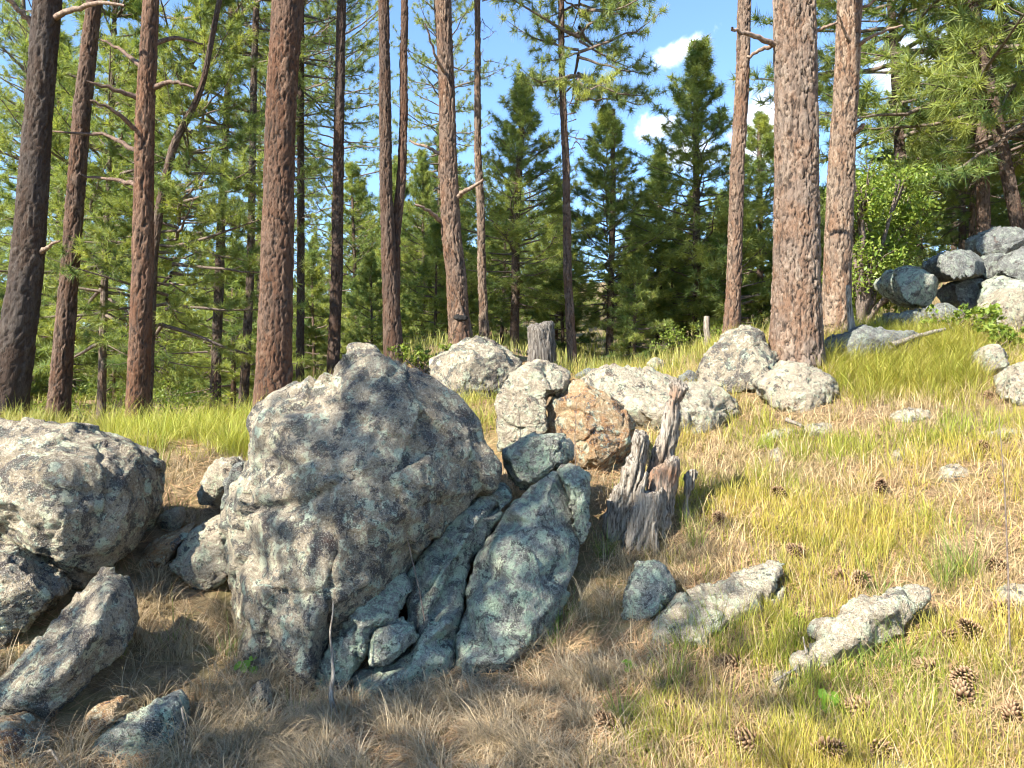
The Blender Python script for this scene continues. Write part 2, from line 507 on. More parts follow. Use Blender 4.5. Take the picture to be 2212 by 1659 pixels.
def solid_mesh(outline, d, front, back, tilt=(0, 0), seed=1, ctrl=(), cracks=(), voxel=0.015, smooth=3, facets=7, side=0.42, jit=0.35, round_=0, relief=None):
    """outline in picture units seen from the eye at distance d; returns a closed, evenly meshed solid in world space"""
    g = np.random.default_rng(seed)
    o = np.array(outline, float)
    # resample the outline with a rough edge
    size = max(np.ptp(o[:, 0]), np.ptp(o[:, 1]))
    step = size / 34
    pts = []
    for a, b in zip(o, np.roll(o, -1, 0)):
        n = max(1, int(np.linalg.norm(b - a) / step))
        for k in range(n):
            pts.append(a + (b - a) * k / n)
    pts = np.array(pts)
    for _ in range(round_):
        pts = 0.5 * pts + 0.25 * (np.roll(pts, 1, 0) + np.roll(pts, -1, 0))
    pts += g.normal(size=pts.shape) * step * jit * 0.3
    lo, hi = pts.min(0), pts.max(0)
    gs = size / 22
    ux, vy = np.meshgrid(np.arange(lo[0], hi[0], gs), np.arange(lo[1], hi[1], gs))
    q = np.stack((ux.ravel(), vy.ravel()), -1) + g.uniform(-0.3, 0.3, (ux.size, 2)) * gs
    q = q[inside(q, pts)]
    dist = seg_dist(q, pts)
    q, dist = q[dist > gs * 0.45], dist[dist > gs * 0.45]
    if len(q) == 0:
        q = pts.mean(0)[None]
        dist = seg_dist(q, pts)
    maxd = dist.max()
    c, r = (lo + hi) / 2, (hi - lo) / 2 * 1.02
    if relief is not None:      # the front is a set of flat faces between given points
        q = np.array([a[:2] for a in relief], float)
        hf = np.array([a[2] for a in relief]) / front
        dist = seg_dist(q, pts)
    else:
        hf = dome(q, c, r, g, facets, side, dist, maxd)
    hb = dome(q, c, r, g, facets, side, dist, maxd)
    V2 = [Vector(a) for a in np.concatenate((pts, q))]
    E = [(i, (i + 1) % len(pts)) for i in range(len(pts))]
    vo, eo, fo, ov, oe, of = geometry.delaunay_2d_cdt(V2, E, [], 1, 1e-4)
    n0 = len(pts)
    allp = np.concatenate((pts, q))
    dep0 = d + tilt[0] * (allp[:, 0] - c[0]) / F * d - tilt[1] * (allp[:, 1] - c[1]) / F * d
    fr = np.concatenate((np.zeros(n0), hf)) * front
    bk = np.concatenate((np.zeros(n0), hb)) * back
    for (u, v_, off, rad) in ctrl:
        w_ = np.exp(-((allp[:, 0] - u) ** 2 + (allp[:, 1] - v_) ** 2) / (rad * rad))
        w_[:n0] *= 0.15
        fr = fr + w_ * off
    df = dep0 - fr
    Xf = np.stack(((allp[:, 0] - CU) / F * df, df, CZ - (allp[:, 1] - CV) / F * df), -1)
    Xb = np.stack(((allp[:, 0] - CU) / F * dep0, dep0 + bk, CZ - (allp[:, 1] - CV) / F * dep0), -1)
    # map the triangulation's vertices back to ours
    src = [o_[0] if len(o_) else -1 for o_ in ov]
    extra = [i for i, s in enumerate(src) if s < 0]
    tri = []
    mid = {}
    base = len(allp)
    verts = np.concatenate((Xf, Xb))
    for t_ in fo:
        s_ = [src[i] for i in t_]
        if min(s_) < 0: continue
        tri.append(s_)
    tri = np.array(tri)
    tb = tri[:, ::-1] + base
    tb = np.where(tb - base < n0, tb - base, tb)
    me = mesh_np('tmp', verts, [tri, tb])
    ob = bpy.data.objects.new('tmp', me)
    COL.objects.link(ob)
    md = ob.modifiers.new('r', 'REMESH')
    md.mode = 'VOXEL'
    md.voxel_size = voxel
    dg = bpy.context.evaluated_depsgraph_get()
    ev = ob.evaluated_get(dg)
    m2 = bpy.data.meshes.new_from_object(ev)
    bpy.data.objects.remove(ob)
    bpy.data.meshes.remove(me)
    nv = len(m2.vertices)
    co = np.empty(nv * 3, np.float32)
    m2.vertices.foreach_get('co', co)
    co = co.reshape(-1, 3).astype(np.float64)
    ed = np.empty(len(m2.edges) * 2, np.int32)
    m2.edges.foreach_get('vertices', ed)
    ed = ed.reshape(-1, 2)
    deg = np.bincount(ed.ravel(), minlength=nv)[:, None]
    for _ in range(smooth):
        acc = np.zeros_like(co)
        for k in range(3):
            acc[:, k] = np.bincount(ed[:, 0], co[ed[:, 1], k], nv) + np.bincount(ed[:, 1], co[ed[:, 0], k], nv)
        co = co * 0.4 + 0.6 * acc / np.maximum(deg, 1)
    m2.vertices.foreach_set('co', co.astype(np.float32).ravel())
    m2.update()
    nr = np.empty(nv * 3, np.float32)
    m2.vertices.foreach_get('normal', nr)
    nr = nr.reshape(-1, 3).astype(np.float64)
    return m2, co, nr


def chips(q, cell, seed):
    """tilted flat facets: each cell of a 3-d Voronoi pattern is a plane of its own"""
    g = np.random.default_rng(seed)
    J = g.uniform(0.1, 0.9, (512, 3))
    Tl = g.normal(size=(512, 3)) * 0.3
    p = q / cell
    i = np.floor(p).astype(np.int64)
    best = np.full(len(p), 9e9)
    out = np.zeros(len(p))
    for a in (-1, 0, 1):
        for b in (-1, 0, 1):
            for c in (-1, 0, 1):
                k = i + np.array((a, b, c))
                h = _perm[(_perm[(_perm[k[:, 0] & 4095] + k[:, 1]) & 4095] + k[:, 2]) & 4095] & 511
                v = p - (k + J[h])
                d2 = (v * v).sum(1)
                w_ = d2 < best
                best = np.where(w_, d2, best)
                out = np.where(w_, (v * Tl[h]).sum(1), out)
    return np.clip(out, -0.35, 0.35) * cell


def apply_co(me, co):
    me.vertices.foreach_set('co', co.astype(np.float32).ravel())
    me.polygons.foreach_set('use_smooth', np.ones(len(me.polygons), bool))
    me.update()


def rock_shape(outline, d, front, back, amp=1.0, seed=1, cracks=(), voxel=None, planes=13, **kw):
    kw.setdefault('smooth', 1)
    o = np.array(outline, float)
    size = max(np.ptp(o[:, 0]), np.ptp(o[:, 1])) / F * d
    voxel = voxel or min(0.03, max(0.010, size / 55))
    me, co, nr = solid_mesh(outline, d, front, back, seed=seed, voxel=voxel, **kw)
    s = size * 0.5
    q = co + seed * 3.7
    disp = fbm(q / s * 1.6, 2) * 0.025 * s + chips(q, 0.46 * s, seed) * 0.45 + chips(q + 7, 0.19 * s, seed + 1) * 0.26
    # bedding ledges along a tilted axis
    gg = np.random.default_rng(seed + 900)
    ax = np.array((gg.normal() * 0.5, gg.normal() * 0.3, 1.0))
    ax /= np.linalg.norm(ax)
    lay = q @ ax / (0.30 * s) + perlin(q / s * 1.5 + 3) * 1.1
    fr_ = lay - np.floor(lay)
    disp += (sstep(fr_, 0.0, 0.12) - fr_) * 0.035 * s
    co = co + nr * (disp * amp)[:, None]
    # flat fracture planes: whatever stands beyond a plane is shorn off
    c0 = co.mean(0)
    for k in range(planes):
        n_ = gg.normal(size=3) * np.array((0.8, 0.8, 0.7)) + np.array((0, -0.9, 0.1))
        n_ /= np.linalg.norm(n_)
        pr = (co - c0) @ n_
        h_ = pr.max() * (gg.uniform(0.72, 0.93) if n_[1] < -0.5 else gg.uniform(0.93, 0.99))
        ov_ = np.maximum(0, pr - h_)
        co = co - (ov_ * 0.9)[:, None] * n_
    disp = np.zeros(len(co))
    # stepped cleavage: a few flat ledges
    st = perlin(q / s * 1.3 + 9) * 5
    disp += (np.round(st) - st) * 0.022 * s
    disp += fbm(q * 11.0, 3, 0.6) * min(0.007, 0.018 * s)
    disp += np.maximum(0, fbm(q * 30.0, 2)) * 0.007
    for fq, dp_ in ((2.2 / s, 0.020), (4.5 / s, 0.010)):      # hairline fractures
        cz = perlin(q * fq + 11.0) + 0.15 * perlin(q * fq * 4)
        msk = sstep(perlin(q * fq * 0.7 + 50), -0.05, 0.25)
        disp -= np.exp(-(cz / 0.035) ** 2) * msk * dp_
    pit = perlin(q * 16.0 + 2.2)
    disp -= np.maximum(0, pit - 0.35) * 0.02
    disp *= amp
    scr = np.stack((co[:, 0] / co[:, 1] * F + CU, CV - (co[:, 2] - CZ) / co[:, 1] * F), -1)
    for cr, wd, dp in cracks:
        cr = np.array(cr, float)
        wob = np.stack((perlin(q * 9), perlin(q * 9 + 31)), -1) * 9
        dd = line_dist(scr + wob, cr)
        frontish = np.where(nr[:, 1] < 0.25, 1.0, 0.0)
        disp -= np.exp(-(dd / wd) ** 2) * dp * frontish
    co = co + nr * disp[:, None]
    apply_co(me, co)
    return me


def rebase(me):
    """move the mesh so its object can stand at its base"""
    n = len(me.vertices)
    co = np.empty(n * 3, np.float32)
    me.vertices.foreach_get('co', co)
    co = co.reshape(-1, 3)
    b = np.array(((co[:, 0].min() + co[:, 0].max()) / 2, (co[:, 1].min() + co[:, 1].max()) / 2, co[:, 2].min()))
    co = co - b
    me.vertices.foreach_set('co', co.astype(np.float32).ravel())
    me.update()
    return b


def rock(name, label, outline, d, front, back, mat, cat='rock', group=None, parent=None, **kw):
    if d is None:       # sits in the ground: its distance follows from where its lower part meets the slope
        oo = np.array(outline, float)
        lo, hi = oo[:, 1].min(), oo[:, 1].max()
        d = ground_hit(oo[:, 0].mean(), hi - 0.5 * (hi - lo))
    me = rock_shape(outline, d, front, back, **kw)
    ROCKS.append(me.copy())
    b = rebase(me)
    o = link(name, me, mat)
    o.location = b
    if parent is None:
        tag(o, label, cat, group)
    else:
        o.parent = parent
        o.location = Vector(b) - parent.location
    return o


# --- the main boulder
rock('boulder', 'huge pointed grey boulder with dark lichen in the middle of the slope',
     [(749, 746), (778, 742), (809, 744), (826, 761), (862, 788), (898, 797), (922, 814), (951, 831), (975, 858), (1003, 890), (1030, 915), (1040, 958), (1066, 988), (1068, 1012),
      (1050, 1052), (1018, 1087), (985, 1112), (955, 1152), (915, 1195), (885, 1235), (850, 1300), (800, 1380), (740, 1450), (690, 1530), (640, 1580), (580, 1560),
      (545, 1480), (518, 1415), (503, 1385), (496, 1290), (498, 1200), (498, 1140), (502, 1092), (524, 1044), (546, 985), (546, 948), (550, 905), (567, 884), (596, 862),
      (658, 836), (692, 807), (716, 813), (735, 780)],
     3.95, 0.42, 0.75, ROCK_GREY, cat='boulder', seed=3, voxel=0.0125, tilt=(0, 0.22), smooth=1, planes=0, amp=0.5,
     relief=[(772, 766, .07), (815, 772, .10), (640, 872, .08), (698, 845, .08), (618, 905, .25), (700, 892, .27), (760, 850, .22), (832, 830, .26), (846, 900, .38), (800, 985, .47), (742, 1050, .52),
             (580, 960, .20), (640, 1005, .36), (690, 960, .34), (560, 1060, .23), (620, 1090, .33), (700, 1078, .42), (540, 1104, .15), (556, 1130, .27), (640, 1122, .44), (715, 1108, .52), (722, 1200, .54),
             (600, 1235, .42), (530, 1255, .22), (680, 1330, .52), (600, 1400, .42), (540, 1405, .22), (660, 1470, .40), (905, 858, .18), (925, 955, .27), (972, 900, .07), (1003, 975, .12), (950, 1060, .22),
             (1032, 1010, .04), (880, 1085, .40), (850, 1180, .40), (905, 1150, .26), (800, 1150, .51), (795, 1260, .44), (970, 1100, .06)],
     cracks=[([(505, 1120), (560, 1095), (640, 1085), (700, 1060), (730, 1035)], 7, 0.035), ([(716, 815), (740, 870), (760, 905), (800, 905)], 6, 0.02),
             ([(850, 800), (838, 880), (800, 960), (760, 1040)], 8, 0.018), ([(700, 1070), (722, 1180), (712, 1300), (720, 1400)], 7, 0.028),
             ([(600, 1260), (640, 1330), (660, 1420)], 6, 0.02), ([(560, 960), (620, 1010), (690, 980)], 7, 0.018), ([(830, 1060), (900, 1100), (960, 1090)], 6, 0.015)])

# --- slabs leaning against it
rock('rock_slab', 'broad blue-green slab leaning against the right foot of the pointed boulder',
     [(1200, 1004), (1218, 1032), (1226, 1062), (1240, 1130), (1252, 1182), (1238, 1250), (1218, 1310), (1195, 1368), (1160, 1420), (1100, 1470), (1030, 1500), (988, 1490), (985, 1390),
      (1000, 1330), (1015, 1250), (1040, 1190), (1065, 1150), (1110, 1082), (1160, 1040)],
     3.82, 0.16, 0.45, ROCK_GREEN, seed=14, tilt=(0.1, 0.55), voxel=0.011, side=0.4, facets=4, amp=0.35, planes=0, relief=[(1192, 1040, .11), (1110, 1108, .13), (1066, 1185, .15), (1030, 1300, .14), (1010, 1430, .12), (1090, 1430, .15), (1150, 1375, .14), (1195, 1290, .12), (1225, 1180, .10), (1120, 1260, .21), (1160, 1130, .17)], cat='slab',
     cracks=[([(1120, 1450), (1150, 1400), (1170, 1340)], 6, 0.012)])
rock('rock_slab', 'narrow green slab split off the right edge of the broad slab',
     [(1206, 1016), (1240, 1000), (1268, 1028), (1273, 1080), (1270, 1140), (1258, 1200), (1245, 1175), (1243, 1130), (1228, 1070)],
     4.0, 0.12, 0.25, ROCK_GREEN, seed=15, tilt=(0, 0.4), side=0.5, cat='slab')
rock('rock_slab', 'blue-grey creviced slab between the pointed boulder and the broad slab',
     [(880, 1250), (940, 1160), (985, 1112), (1020, 1080), (1070, 1056), (1110, 1044), (1126, 1064), (1090, 1097), (1062, 1140), (1037, 1190), (1012, 1240), (997, 1320), (987, 1400), (985, 1470),
      (900, 1520), (840, 1540), (760, 1540), (742, 1510), (760, 1460), (800, 1430), (880, 1400), (880, 1330)],
     3.78, 0.16, 0.5, ROCK_GREEN, seed=22, tilt=(0.1, 0.55), voxel=0.011, side=0.4, facets=4, amp=0.4, planes=0, relief=[(960, 1160, .08), (1010, 1110, .10), (1080, 1072, .07), (1000, 1180, .15), (945, 1250, .14), (920, 1330, .13), (970, 1345, .17), (960, 1425, .15), (880, 1450, .15), (800, 1490, .12), (905, 1395, .17), (1040, 1120, .14)], cat='slab',
     cracks=[([(1080, 1080), (1030, 1150), (985, 1230), (960, 1300), (940, 1330)], 9, 0.045), ([(900, 1340), (880, 1400), (800, 1440)], 6, 0.02), ([(900, 1300), (930, 1260), (950, 1200)], 6, 0.016)])
rock('rock', 'mottled green rock wedged under the front edge of the pointed boulder',
     [(750, 1320), (800, 1280), (850, 1242), (878, 1230), (884, 1262), (850, 1315), (850, 1345), (803, 1362), (792, 1402), (768, 1445), (745, 1480), (710, 1530), (650, 1550), (625, 1530), (660, 1490), (700, 1420)],
     3.56, 0.13, 0.3, ROCK_GREEN, seed=31, tilt=(0, 0.5), side=0.5, cracks=[([(740, 1330), (720, 1420), (690, 1500)], 6, 0.02)])
rock('rock', 'small square green rock in the notch between the front slabs',
     [(803, 1364), (850, 1345), (892, 1350), (902, 1385), (872, 1412), (832, 1436), (800, 1440), (790, 1402)], 3.5, 0.09, 0.2, ROCK_GREEN, seed=32, tilt=(0, 0.4), side=0.6)
rock('stone', 'little pale stone at the lower left foot of the pointed boulder',
     [(540, 1490), (560, 1470), (580, 1500), (585, 1535), (560, 1550), (542, 1525)], 3.25, 0.06, 0.1, ROCK_GREY, cat='stone', seed=33)

# --- cracked boulder right of the main one
cb = empty('cracked_boulder', P(1220, 1000, 5.2))
tag(cb, 'split tan boulder with a black crack between the pointed boulder and the broken stump', 'boulder')
rock('left_block', None, [(1072, 890), (1076, 855), (1090, 828), (1115, 804), (1136, 787), (1162, 777), (1190, 786), (1228, 804), (1230, 835), (1222, 852), (1184, 856), (1180, 880), (1183, 935), (1150, 950), (1110, 985), (1075, 975)],
     5.2, 0.26, 0.5, ROCK_PALE, parent=cb, seed=41, tilt=(0, 0.25), side=0.5, voxel=0.013,
     cracks=[([(1075, 905), (1100, 920), (1130, 935)], 4, 0.03), ([(1110, 815), (1100, 850), (1095, 890)], 4, 0.018), ([(1180, 790), (1190, 830), (1186, 856)], 4, 0.018)])
rock('right_block', None, [(1186, 862), (1226, 850), (1234, 820), (1250, 819), (1284, 839), (1327, 860), (1354, 887), (1368, 920), (1366, 958), (1352, 995), (1334, 1020), (1284, 1015), (1230, 990), (1195, 950), (1186, 920)],
     5.15, 0.30, 0.5, ROCK_TAN, parent=cb, seed=47, tilt=(-0.1, 0.2), side=0.4, voxel=0.013,
     ctrl=[(1300, 940, -0.06, 60), (1230, 870, 0.06, 40)], cracks=[([(1190, 900), (1230, 880), (1290, 900)], 4, 0.02), ([(1250, 960), (1290, 930), (1340, 940)], 4, 0.02)])
rock('rock', 'rounded green-grey rock wedged below the split tan boulder',
     [(1082, 977), (1111, 952), (1158, 938), (1219, 937), (1244, 957), (1242, 985), (1212, 1010), (1176, 1035), (1146, 1055), (1115, 1050), (1100, 1020)],
     4.35, 0.2, 0.22, ROCK_GREEN, seed=51, side=0.5)

# --- rocks behind
rock('boulder', 'blue-grey humped boulder behind, at the foot of the charred pine',
     [(926, 840), (928, 810), (931, 776), (960, 760), (992, 746), (1032, 727), (1061, 735), (1086, 752), (1129, 787), (1125, 815), (1090, 850), (1054, 870), (990, 870)],
     7.0, 0.4, 0.5, ROCK_GREY, cat='boulder', seed=61, tilt=(0, 0.4), voxel=0.02, side=0.5)
rock('boulder', 'long low sunlit pale boulder behind the broken stump',
     [(1235, 830), (1265, 812), (1300, 800), (1330, 792), (1400, 802), (1470, 821), (1520, 832), (1565, 845), (1583, 880), (1584, 910), (1550, 945), (1500, 965), (1420, 960), (1370, 930), (1330, 890), (1280, 855)],
     6.2, 0.35, 0.5, ROCK_PALE, cat='boulder', seed=62, tilt=(0.15, 0.9), voxel=0.02, side=0.6, cracks=[([(1490, 850), (1530, 880), (1580, 890)], 4, 0.03)])
rock('boulder', 'grey pointed boulder left of the thickest pine',
     [(1506, 840), (1515, 800), (1528, 773), (1553, 735), (1589, 710), (1618, 702), (1643, 713), (1664, 748), (1680, 780), (1680, 830), (1640, 860), (1560, 850)],
     6.9, 0.36, 0.5, ROCK_GREY, cat='boulder', seed=64, tilt=(0, 0.4), voxel=0.018, side=0.5)
rock('boulder', 'low pale boulder at the foot of the thickest pine',
     [(1630, 830), (1675, 790), (1722, 776), (1762, 795), (1794, 813), (1818, 840), (1800, 870), (1776, 895), (1722, 895), (1668, 875)],
     6.3, 0.24, 0.35, ROCK_PALE, cat='boulder', seed=68, tilt=(0, 0.6), voxel=0.018, side=0.55)
rock('boulder', 'shaded flat boulder in long grass right of the thickest pine',
     [(1770, 790), (1785, 745), (1805, 728), (1848, 709), (1884, 709), (1920, 717), (1978, 714), (1990, 740), (1940, 785), (1848, 800)],
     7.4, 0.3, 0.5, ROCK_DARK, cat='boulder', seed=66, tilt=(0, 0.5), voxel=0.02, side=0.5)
rock('stone', 'grey stone on the ridge behind the long pale boulder', [(1393, 815), (1398, 785), (1415, 770), (1438, 782), (1445, 812), (1420, 822)], 9.0, 0.15, 0.2, ROCK_PALE, cat='stone', seed=71)
rock('stone', 'dark flat stone on the ridge behind the split boulder', [(1240, 815), (1262, 800), (1300, 797), (1325, 800), (1310, 822), (1260, 828)], 8.0, 0.15, 0.25, ROCK_DARK, cat='stone', seed=72)
rock('stone', 'dark grey stone in grass left of the grey pointed boulder', [(1462, 835), (1470, 812), (1490, 800), (1512, 808), (1518, 838), (1490, 848)], 7.2, 0.15, 0.2, ROCK_DARK, cat='stone', seed=73)

# --- outcrop at the right
OUT = [
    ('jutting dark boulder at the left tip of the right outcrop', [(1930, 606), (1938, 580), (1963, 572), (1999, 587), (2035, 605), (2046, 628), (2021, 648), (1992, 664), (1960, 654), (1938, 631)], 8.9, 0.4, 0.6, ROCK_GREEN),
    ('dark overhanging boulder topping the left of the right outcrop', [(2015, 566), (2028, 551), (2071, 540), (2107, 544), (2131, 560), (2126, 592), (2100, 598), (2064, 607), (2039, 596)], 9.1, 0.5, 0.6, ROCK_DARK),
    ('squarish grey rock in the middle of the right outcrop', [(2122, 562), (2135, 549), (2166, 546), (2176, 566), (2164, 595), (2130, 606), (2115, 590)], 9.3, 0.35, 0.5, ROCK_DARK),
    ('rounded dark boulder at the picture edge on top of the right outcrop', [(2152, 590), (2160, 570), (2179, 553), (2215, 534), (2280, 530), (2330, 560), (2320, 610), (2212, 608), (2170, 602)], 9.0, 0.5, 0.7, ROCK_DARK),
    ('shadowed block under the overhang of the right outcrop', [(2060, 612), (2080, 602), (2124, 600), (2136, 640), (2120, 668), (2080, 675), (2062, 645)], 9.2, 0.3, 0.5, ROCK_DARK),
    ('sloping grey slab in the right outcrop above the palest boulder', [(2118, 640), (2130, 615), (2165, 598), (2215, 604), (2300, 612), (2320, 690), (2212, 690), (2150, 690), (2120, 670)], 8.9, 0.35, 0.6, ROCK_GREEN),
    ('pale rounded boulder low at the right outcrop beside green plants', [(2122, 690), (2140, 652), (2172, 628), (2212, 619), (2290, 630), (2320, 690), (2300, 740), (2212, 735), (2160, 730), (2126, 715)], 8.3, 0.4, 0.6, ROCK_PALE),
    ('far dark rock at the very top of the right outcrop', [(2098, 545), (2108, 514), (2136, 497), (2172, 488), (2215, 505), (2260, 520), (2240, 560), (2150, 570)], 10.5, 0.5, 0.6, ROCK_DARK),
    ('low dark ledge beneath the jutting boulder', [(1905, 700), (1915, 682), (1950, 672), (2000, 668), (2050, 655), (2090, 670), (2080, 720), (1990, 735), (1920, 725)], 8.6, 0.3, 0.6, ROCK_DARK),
]
for k, (lb, ol, dd, fr, bk, mt) in enumerate(OUT):
    rock('boulder', lb, ol, dd, fr, bk, mt, cat='boulder', seed=80 + k, side=0.45, voxel=0.022, group='boulders of the right outcrop', round_=2)
rock('rock', 'pale bulging rock cut by the right picture edge in the grass', [(2172, 862), (2180, 812), (2196, 788), (2225, 778), (2300, 795), (2310, 880), (2200, 885)], 5.6, 0.2, 0.3, ROCK_PALE, seed=95, tilt=(0, 0.4))
rock('rock', 'grey weathered rock in grass below the right outcrop', [(2120, 800), (2126, 757), (2154, 742), (2174, 760), (2180, 800), (2140, 812)], 6.3, 0.15, 0.25, ROCK_PALE, seed=96, tilt=(0, 0.5))

# --- left group
rock('boulder', 'big rounded grey boulder at the left picture edge',
     [(-40, 908), (0, 905), (54, 909), (115, 916), (162, 921), (202, 938), (234, 956), (262, 966), (288, 984), (302, 1012), (306, 1075), (300, 1125), (280, 1165), (250, 1205), (222, 1240), (190, 1268), (155, 1284), (126, 1282),
      (101, 1256), (72, 1228), (47, 1199), (0, 1170), (-120, 1150), (-260, 1090), (-270, 1000), (-160, 930)],
     3.95, 0.36, 0.55, ROCK_GREY, cat='boulder', seed=101, tilt=(0, 0.25), voxel=0.0125, planes=0, amp=0.5,
     relief=[(-100, 960, .10), (60, 938, .10), (160, 950, .10), (60, 1000, .33), (150, 1012, .35), (222, 1000, .26), (272, 1022, .16), (40, 1090, .42), (130, 1112, .42), (212, 1100, .28), (-100, 1060, .3),
             (140, 1205, .26), (80, 1180, .30), (200, 1185, .18), (280, 1110, .14), (240, 1180, .16)], cracks=[([(210, 960), (240, 1030), (230, 1100)], 7, 0.025), ([(0, 1040), (60, 1090), (120, 1110)], 6, 0.015)])
rock('boulder', 'pale wedge boulder tucked under the big left boulder', [(-140, 1210), (-60, 1180), (0, 1178), (29, 1193), (65, 1229), (112, 1276), (112, 1296), (72, 1332), (29, 1375), (0, 1410), (-100, 1430), (-160, 1300)],
     3.45, 0.22, 0.35, ROCK_GREY, cat='boulder', seed=103, tilt=(0, 0.4), side=0.5)
rock('rock_slab', 'long dark diagonal slab at the lower left below the big left boulder',
     [(234, 1220), (259, 1227), (268, 1250), (284, 1280), (300, 1300), (290, 1350), (255, 1415), (215, 1450), (190, 1480), (144, 1525), (95, 1572), (58, 1590), (20, 1590), (-80, 1600), (-80, 1490), (0, 1462), (43, 1422),
      (101, 1357), (155, 1296), (198, 1253)], 3.25, 0.20, 0.3, ROCK_GREY, seed=105, tilt=(0.1, 0.55), cat='slab', voxel=0.011, planes=0, amp=0.6,
     relief=[(205, 1268, .05), (150, 1345, .10), (90, 1420, .12), (236, 1285, .16), (200, 1372, .22), (140, 1452, .22), (60, 1505, .20), (250, 1370, .08), (105, 1535, .10), (0, 1530, .15)])
rock('rock', 'pale grey-blue slab at the lower left bottom edge', [(150, 1690), (162, 1650), (209, 1600), (252, 1568), (317, 1528), (349, 1507), (382, 1504), (393, 1523), (388, 1560), (383, 1600), (340, 1660), (300, 1700)],
     2.95, 0.10, 0.2, ROCK_GREEN, seed=106, tilt=(0, 0.7), side=0.5)
rock('stone', 'small brown stone between the diagonal slab and the pale bottom slab', [(172, 1565), (194, 1533), (252, 1514), (262, 1525), (254, 1562), (205, 1588), (180, 1585)], 3.02, 0.07, 0.12, ROCK_TAN, cat='stone', seed=107, tilt=(0, .4))
rock('rock', 'rounded brown-green rock in the bottom left corner', [(-80, 1570), (0, 1553), (40, 1554), (60, 1584), (88, 1622), (80, 1690), (-80, 1720)], 2.85, 0.12, 0.2, ROCK_TAN, seed=108, tilt=(0, .4))
rock('rock', 'grey angular rock against the left side of the pointed boulder', [(486, 1118), (499, 1134), (499, 1170), (497, 1245), (455, 1280), (410, 1265), (365, 1225), (389, 1188), (414, 1147), (450, 1122)], 4.1, 0.12, 0.25, ROCK_PALE, seed=110, tilt=(0, 0.5), facets=4)
rock('rock', 'thin slanting rock in dry grass left of the grey angular rock', [(280, 1235), (306, 1192), (338, 1168), (385, 1144), (423, 1128), (412, 1158), (389, 1180), (360, 1212), (320, 1245)], 4.2, 0.09, 0.15, ROCK_TAN, seed=111, tilt=(0, 0.3))
rock('stone', 'pale bare stone on the needle-covered bank at left', [(338, 1128), (345, 1115), (360, 1102), (389, 1097), (394, 1127), (384, 1145), (350, 1158)], 4.5, 0.07, 0.12, ROCK_PALE, cat='stone', seed=112, tilt=(0, .5), facets=4)
rock('rock', 'pinkish sunlit rock on the bank left of the pointed boulder', [(428, 1090), (440, 1030), (463, 995), (508, 988), (522, 1002), (502, 1052), (470, 1095)], 4.75, 0.12, 0.2, ROCK_PALE, seed=113, tilt=(0, .4), facets=4)
rock('rock', 'narrow dark rock standing beside the pinkish rock', [(478, 1105), (490, 1030), (508, 1002), (528, 998), (526, 1045), (505, 1100), (492, 1128), (478, 1124)], 4.4, 0.08, 0.15, ROCK_DARK, seed=114)

# --- rocks on the lit slope
rock('rock', 'egg-shaped green-grey rock below the broken stump', [(1350, 1300), (1378, 1219), (1410, 1212), (1440, 1223), (1459, 1264), (1452, 1294), (1417, 1335), (1363, 1362), (1342, 1345)], 3.65, 0.12, 0.18, ROCK_GREEN, seed=120, tilt=(0, .4))
rock('rock', 'long pale tongue-shaped rock in the right grass, darker at its lower end',
     [(1682, 1214), (1694, 1220), (1691, 1247), (1668, 1280), (1639, 1312), (1607, 1341), (1574, 1366), (1524, 1412), (1488, 1446), (1452, 1465), (1420, 1456), (1402, 1406), (1410, 1368), (1438, 1326), (1481, 1291), (1553, 1266),
      (1603, 1248), (1646, 1223)], 3.45, 0.11, 0.2, ROCK_PALE, planes=4, seed=121, tilt=(-0.1, 0.8), side=0.5)
rock('stone', 'thin pale rock edge beside the tongue-shaped rock', [(1595, 1365), (1640, 1325), (1690, 1268), (1702, 1260), (1694, 1292), (1650, 1345), (1610, 1372)], 3.5, 0.05, 0.12, ROCK_PALE, cat='stone', seed=122, tilt=(0, .6))
rock('rock_slab', 'long thin pale slab tilted out of the slope with a deep shadow below at right',
     [(1645, 1492), (1672, 1452), (1722, 1424), (1752, 1396), (1776, 1361), (1812, 1328), (1866, 1296), (1920, 1278), (1978, 1266), (2006, 1270), (2016, 1286), (1992, 1316), (1956, 1346), (1913, 1384), (1866, 1412), (1812, 1432), (1762, 1446), (1720, 1485),
      (1690, 1510), (1660, 1512)],
     3.05, 0.07, 0.14, ROCK_PALE, seed=123, tilt=(0.05, 0.4), cat='slab', planes=0, amp=0.7,
     relief=[(1690, 1470, .04), (1745, 1430, .05), (1790, 1375, .05), (1860, 1320, .06), (1940, 1285, .05), (1990, 1280, .03), (1930, 1330, .09), (1860, 1380, .09), (1800, 1412, .07)],
     cracks=[([(1925, 1370), (1915, 1340), (1940, 1325)], 5, 0.015), ([(1740, 1400), (1770, 1440)], 6, 0.02)])
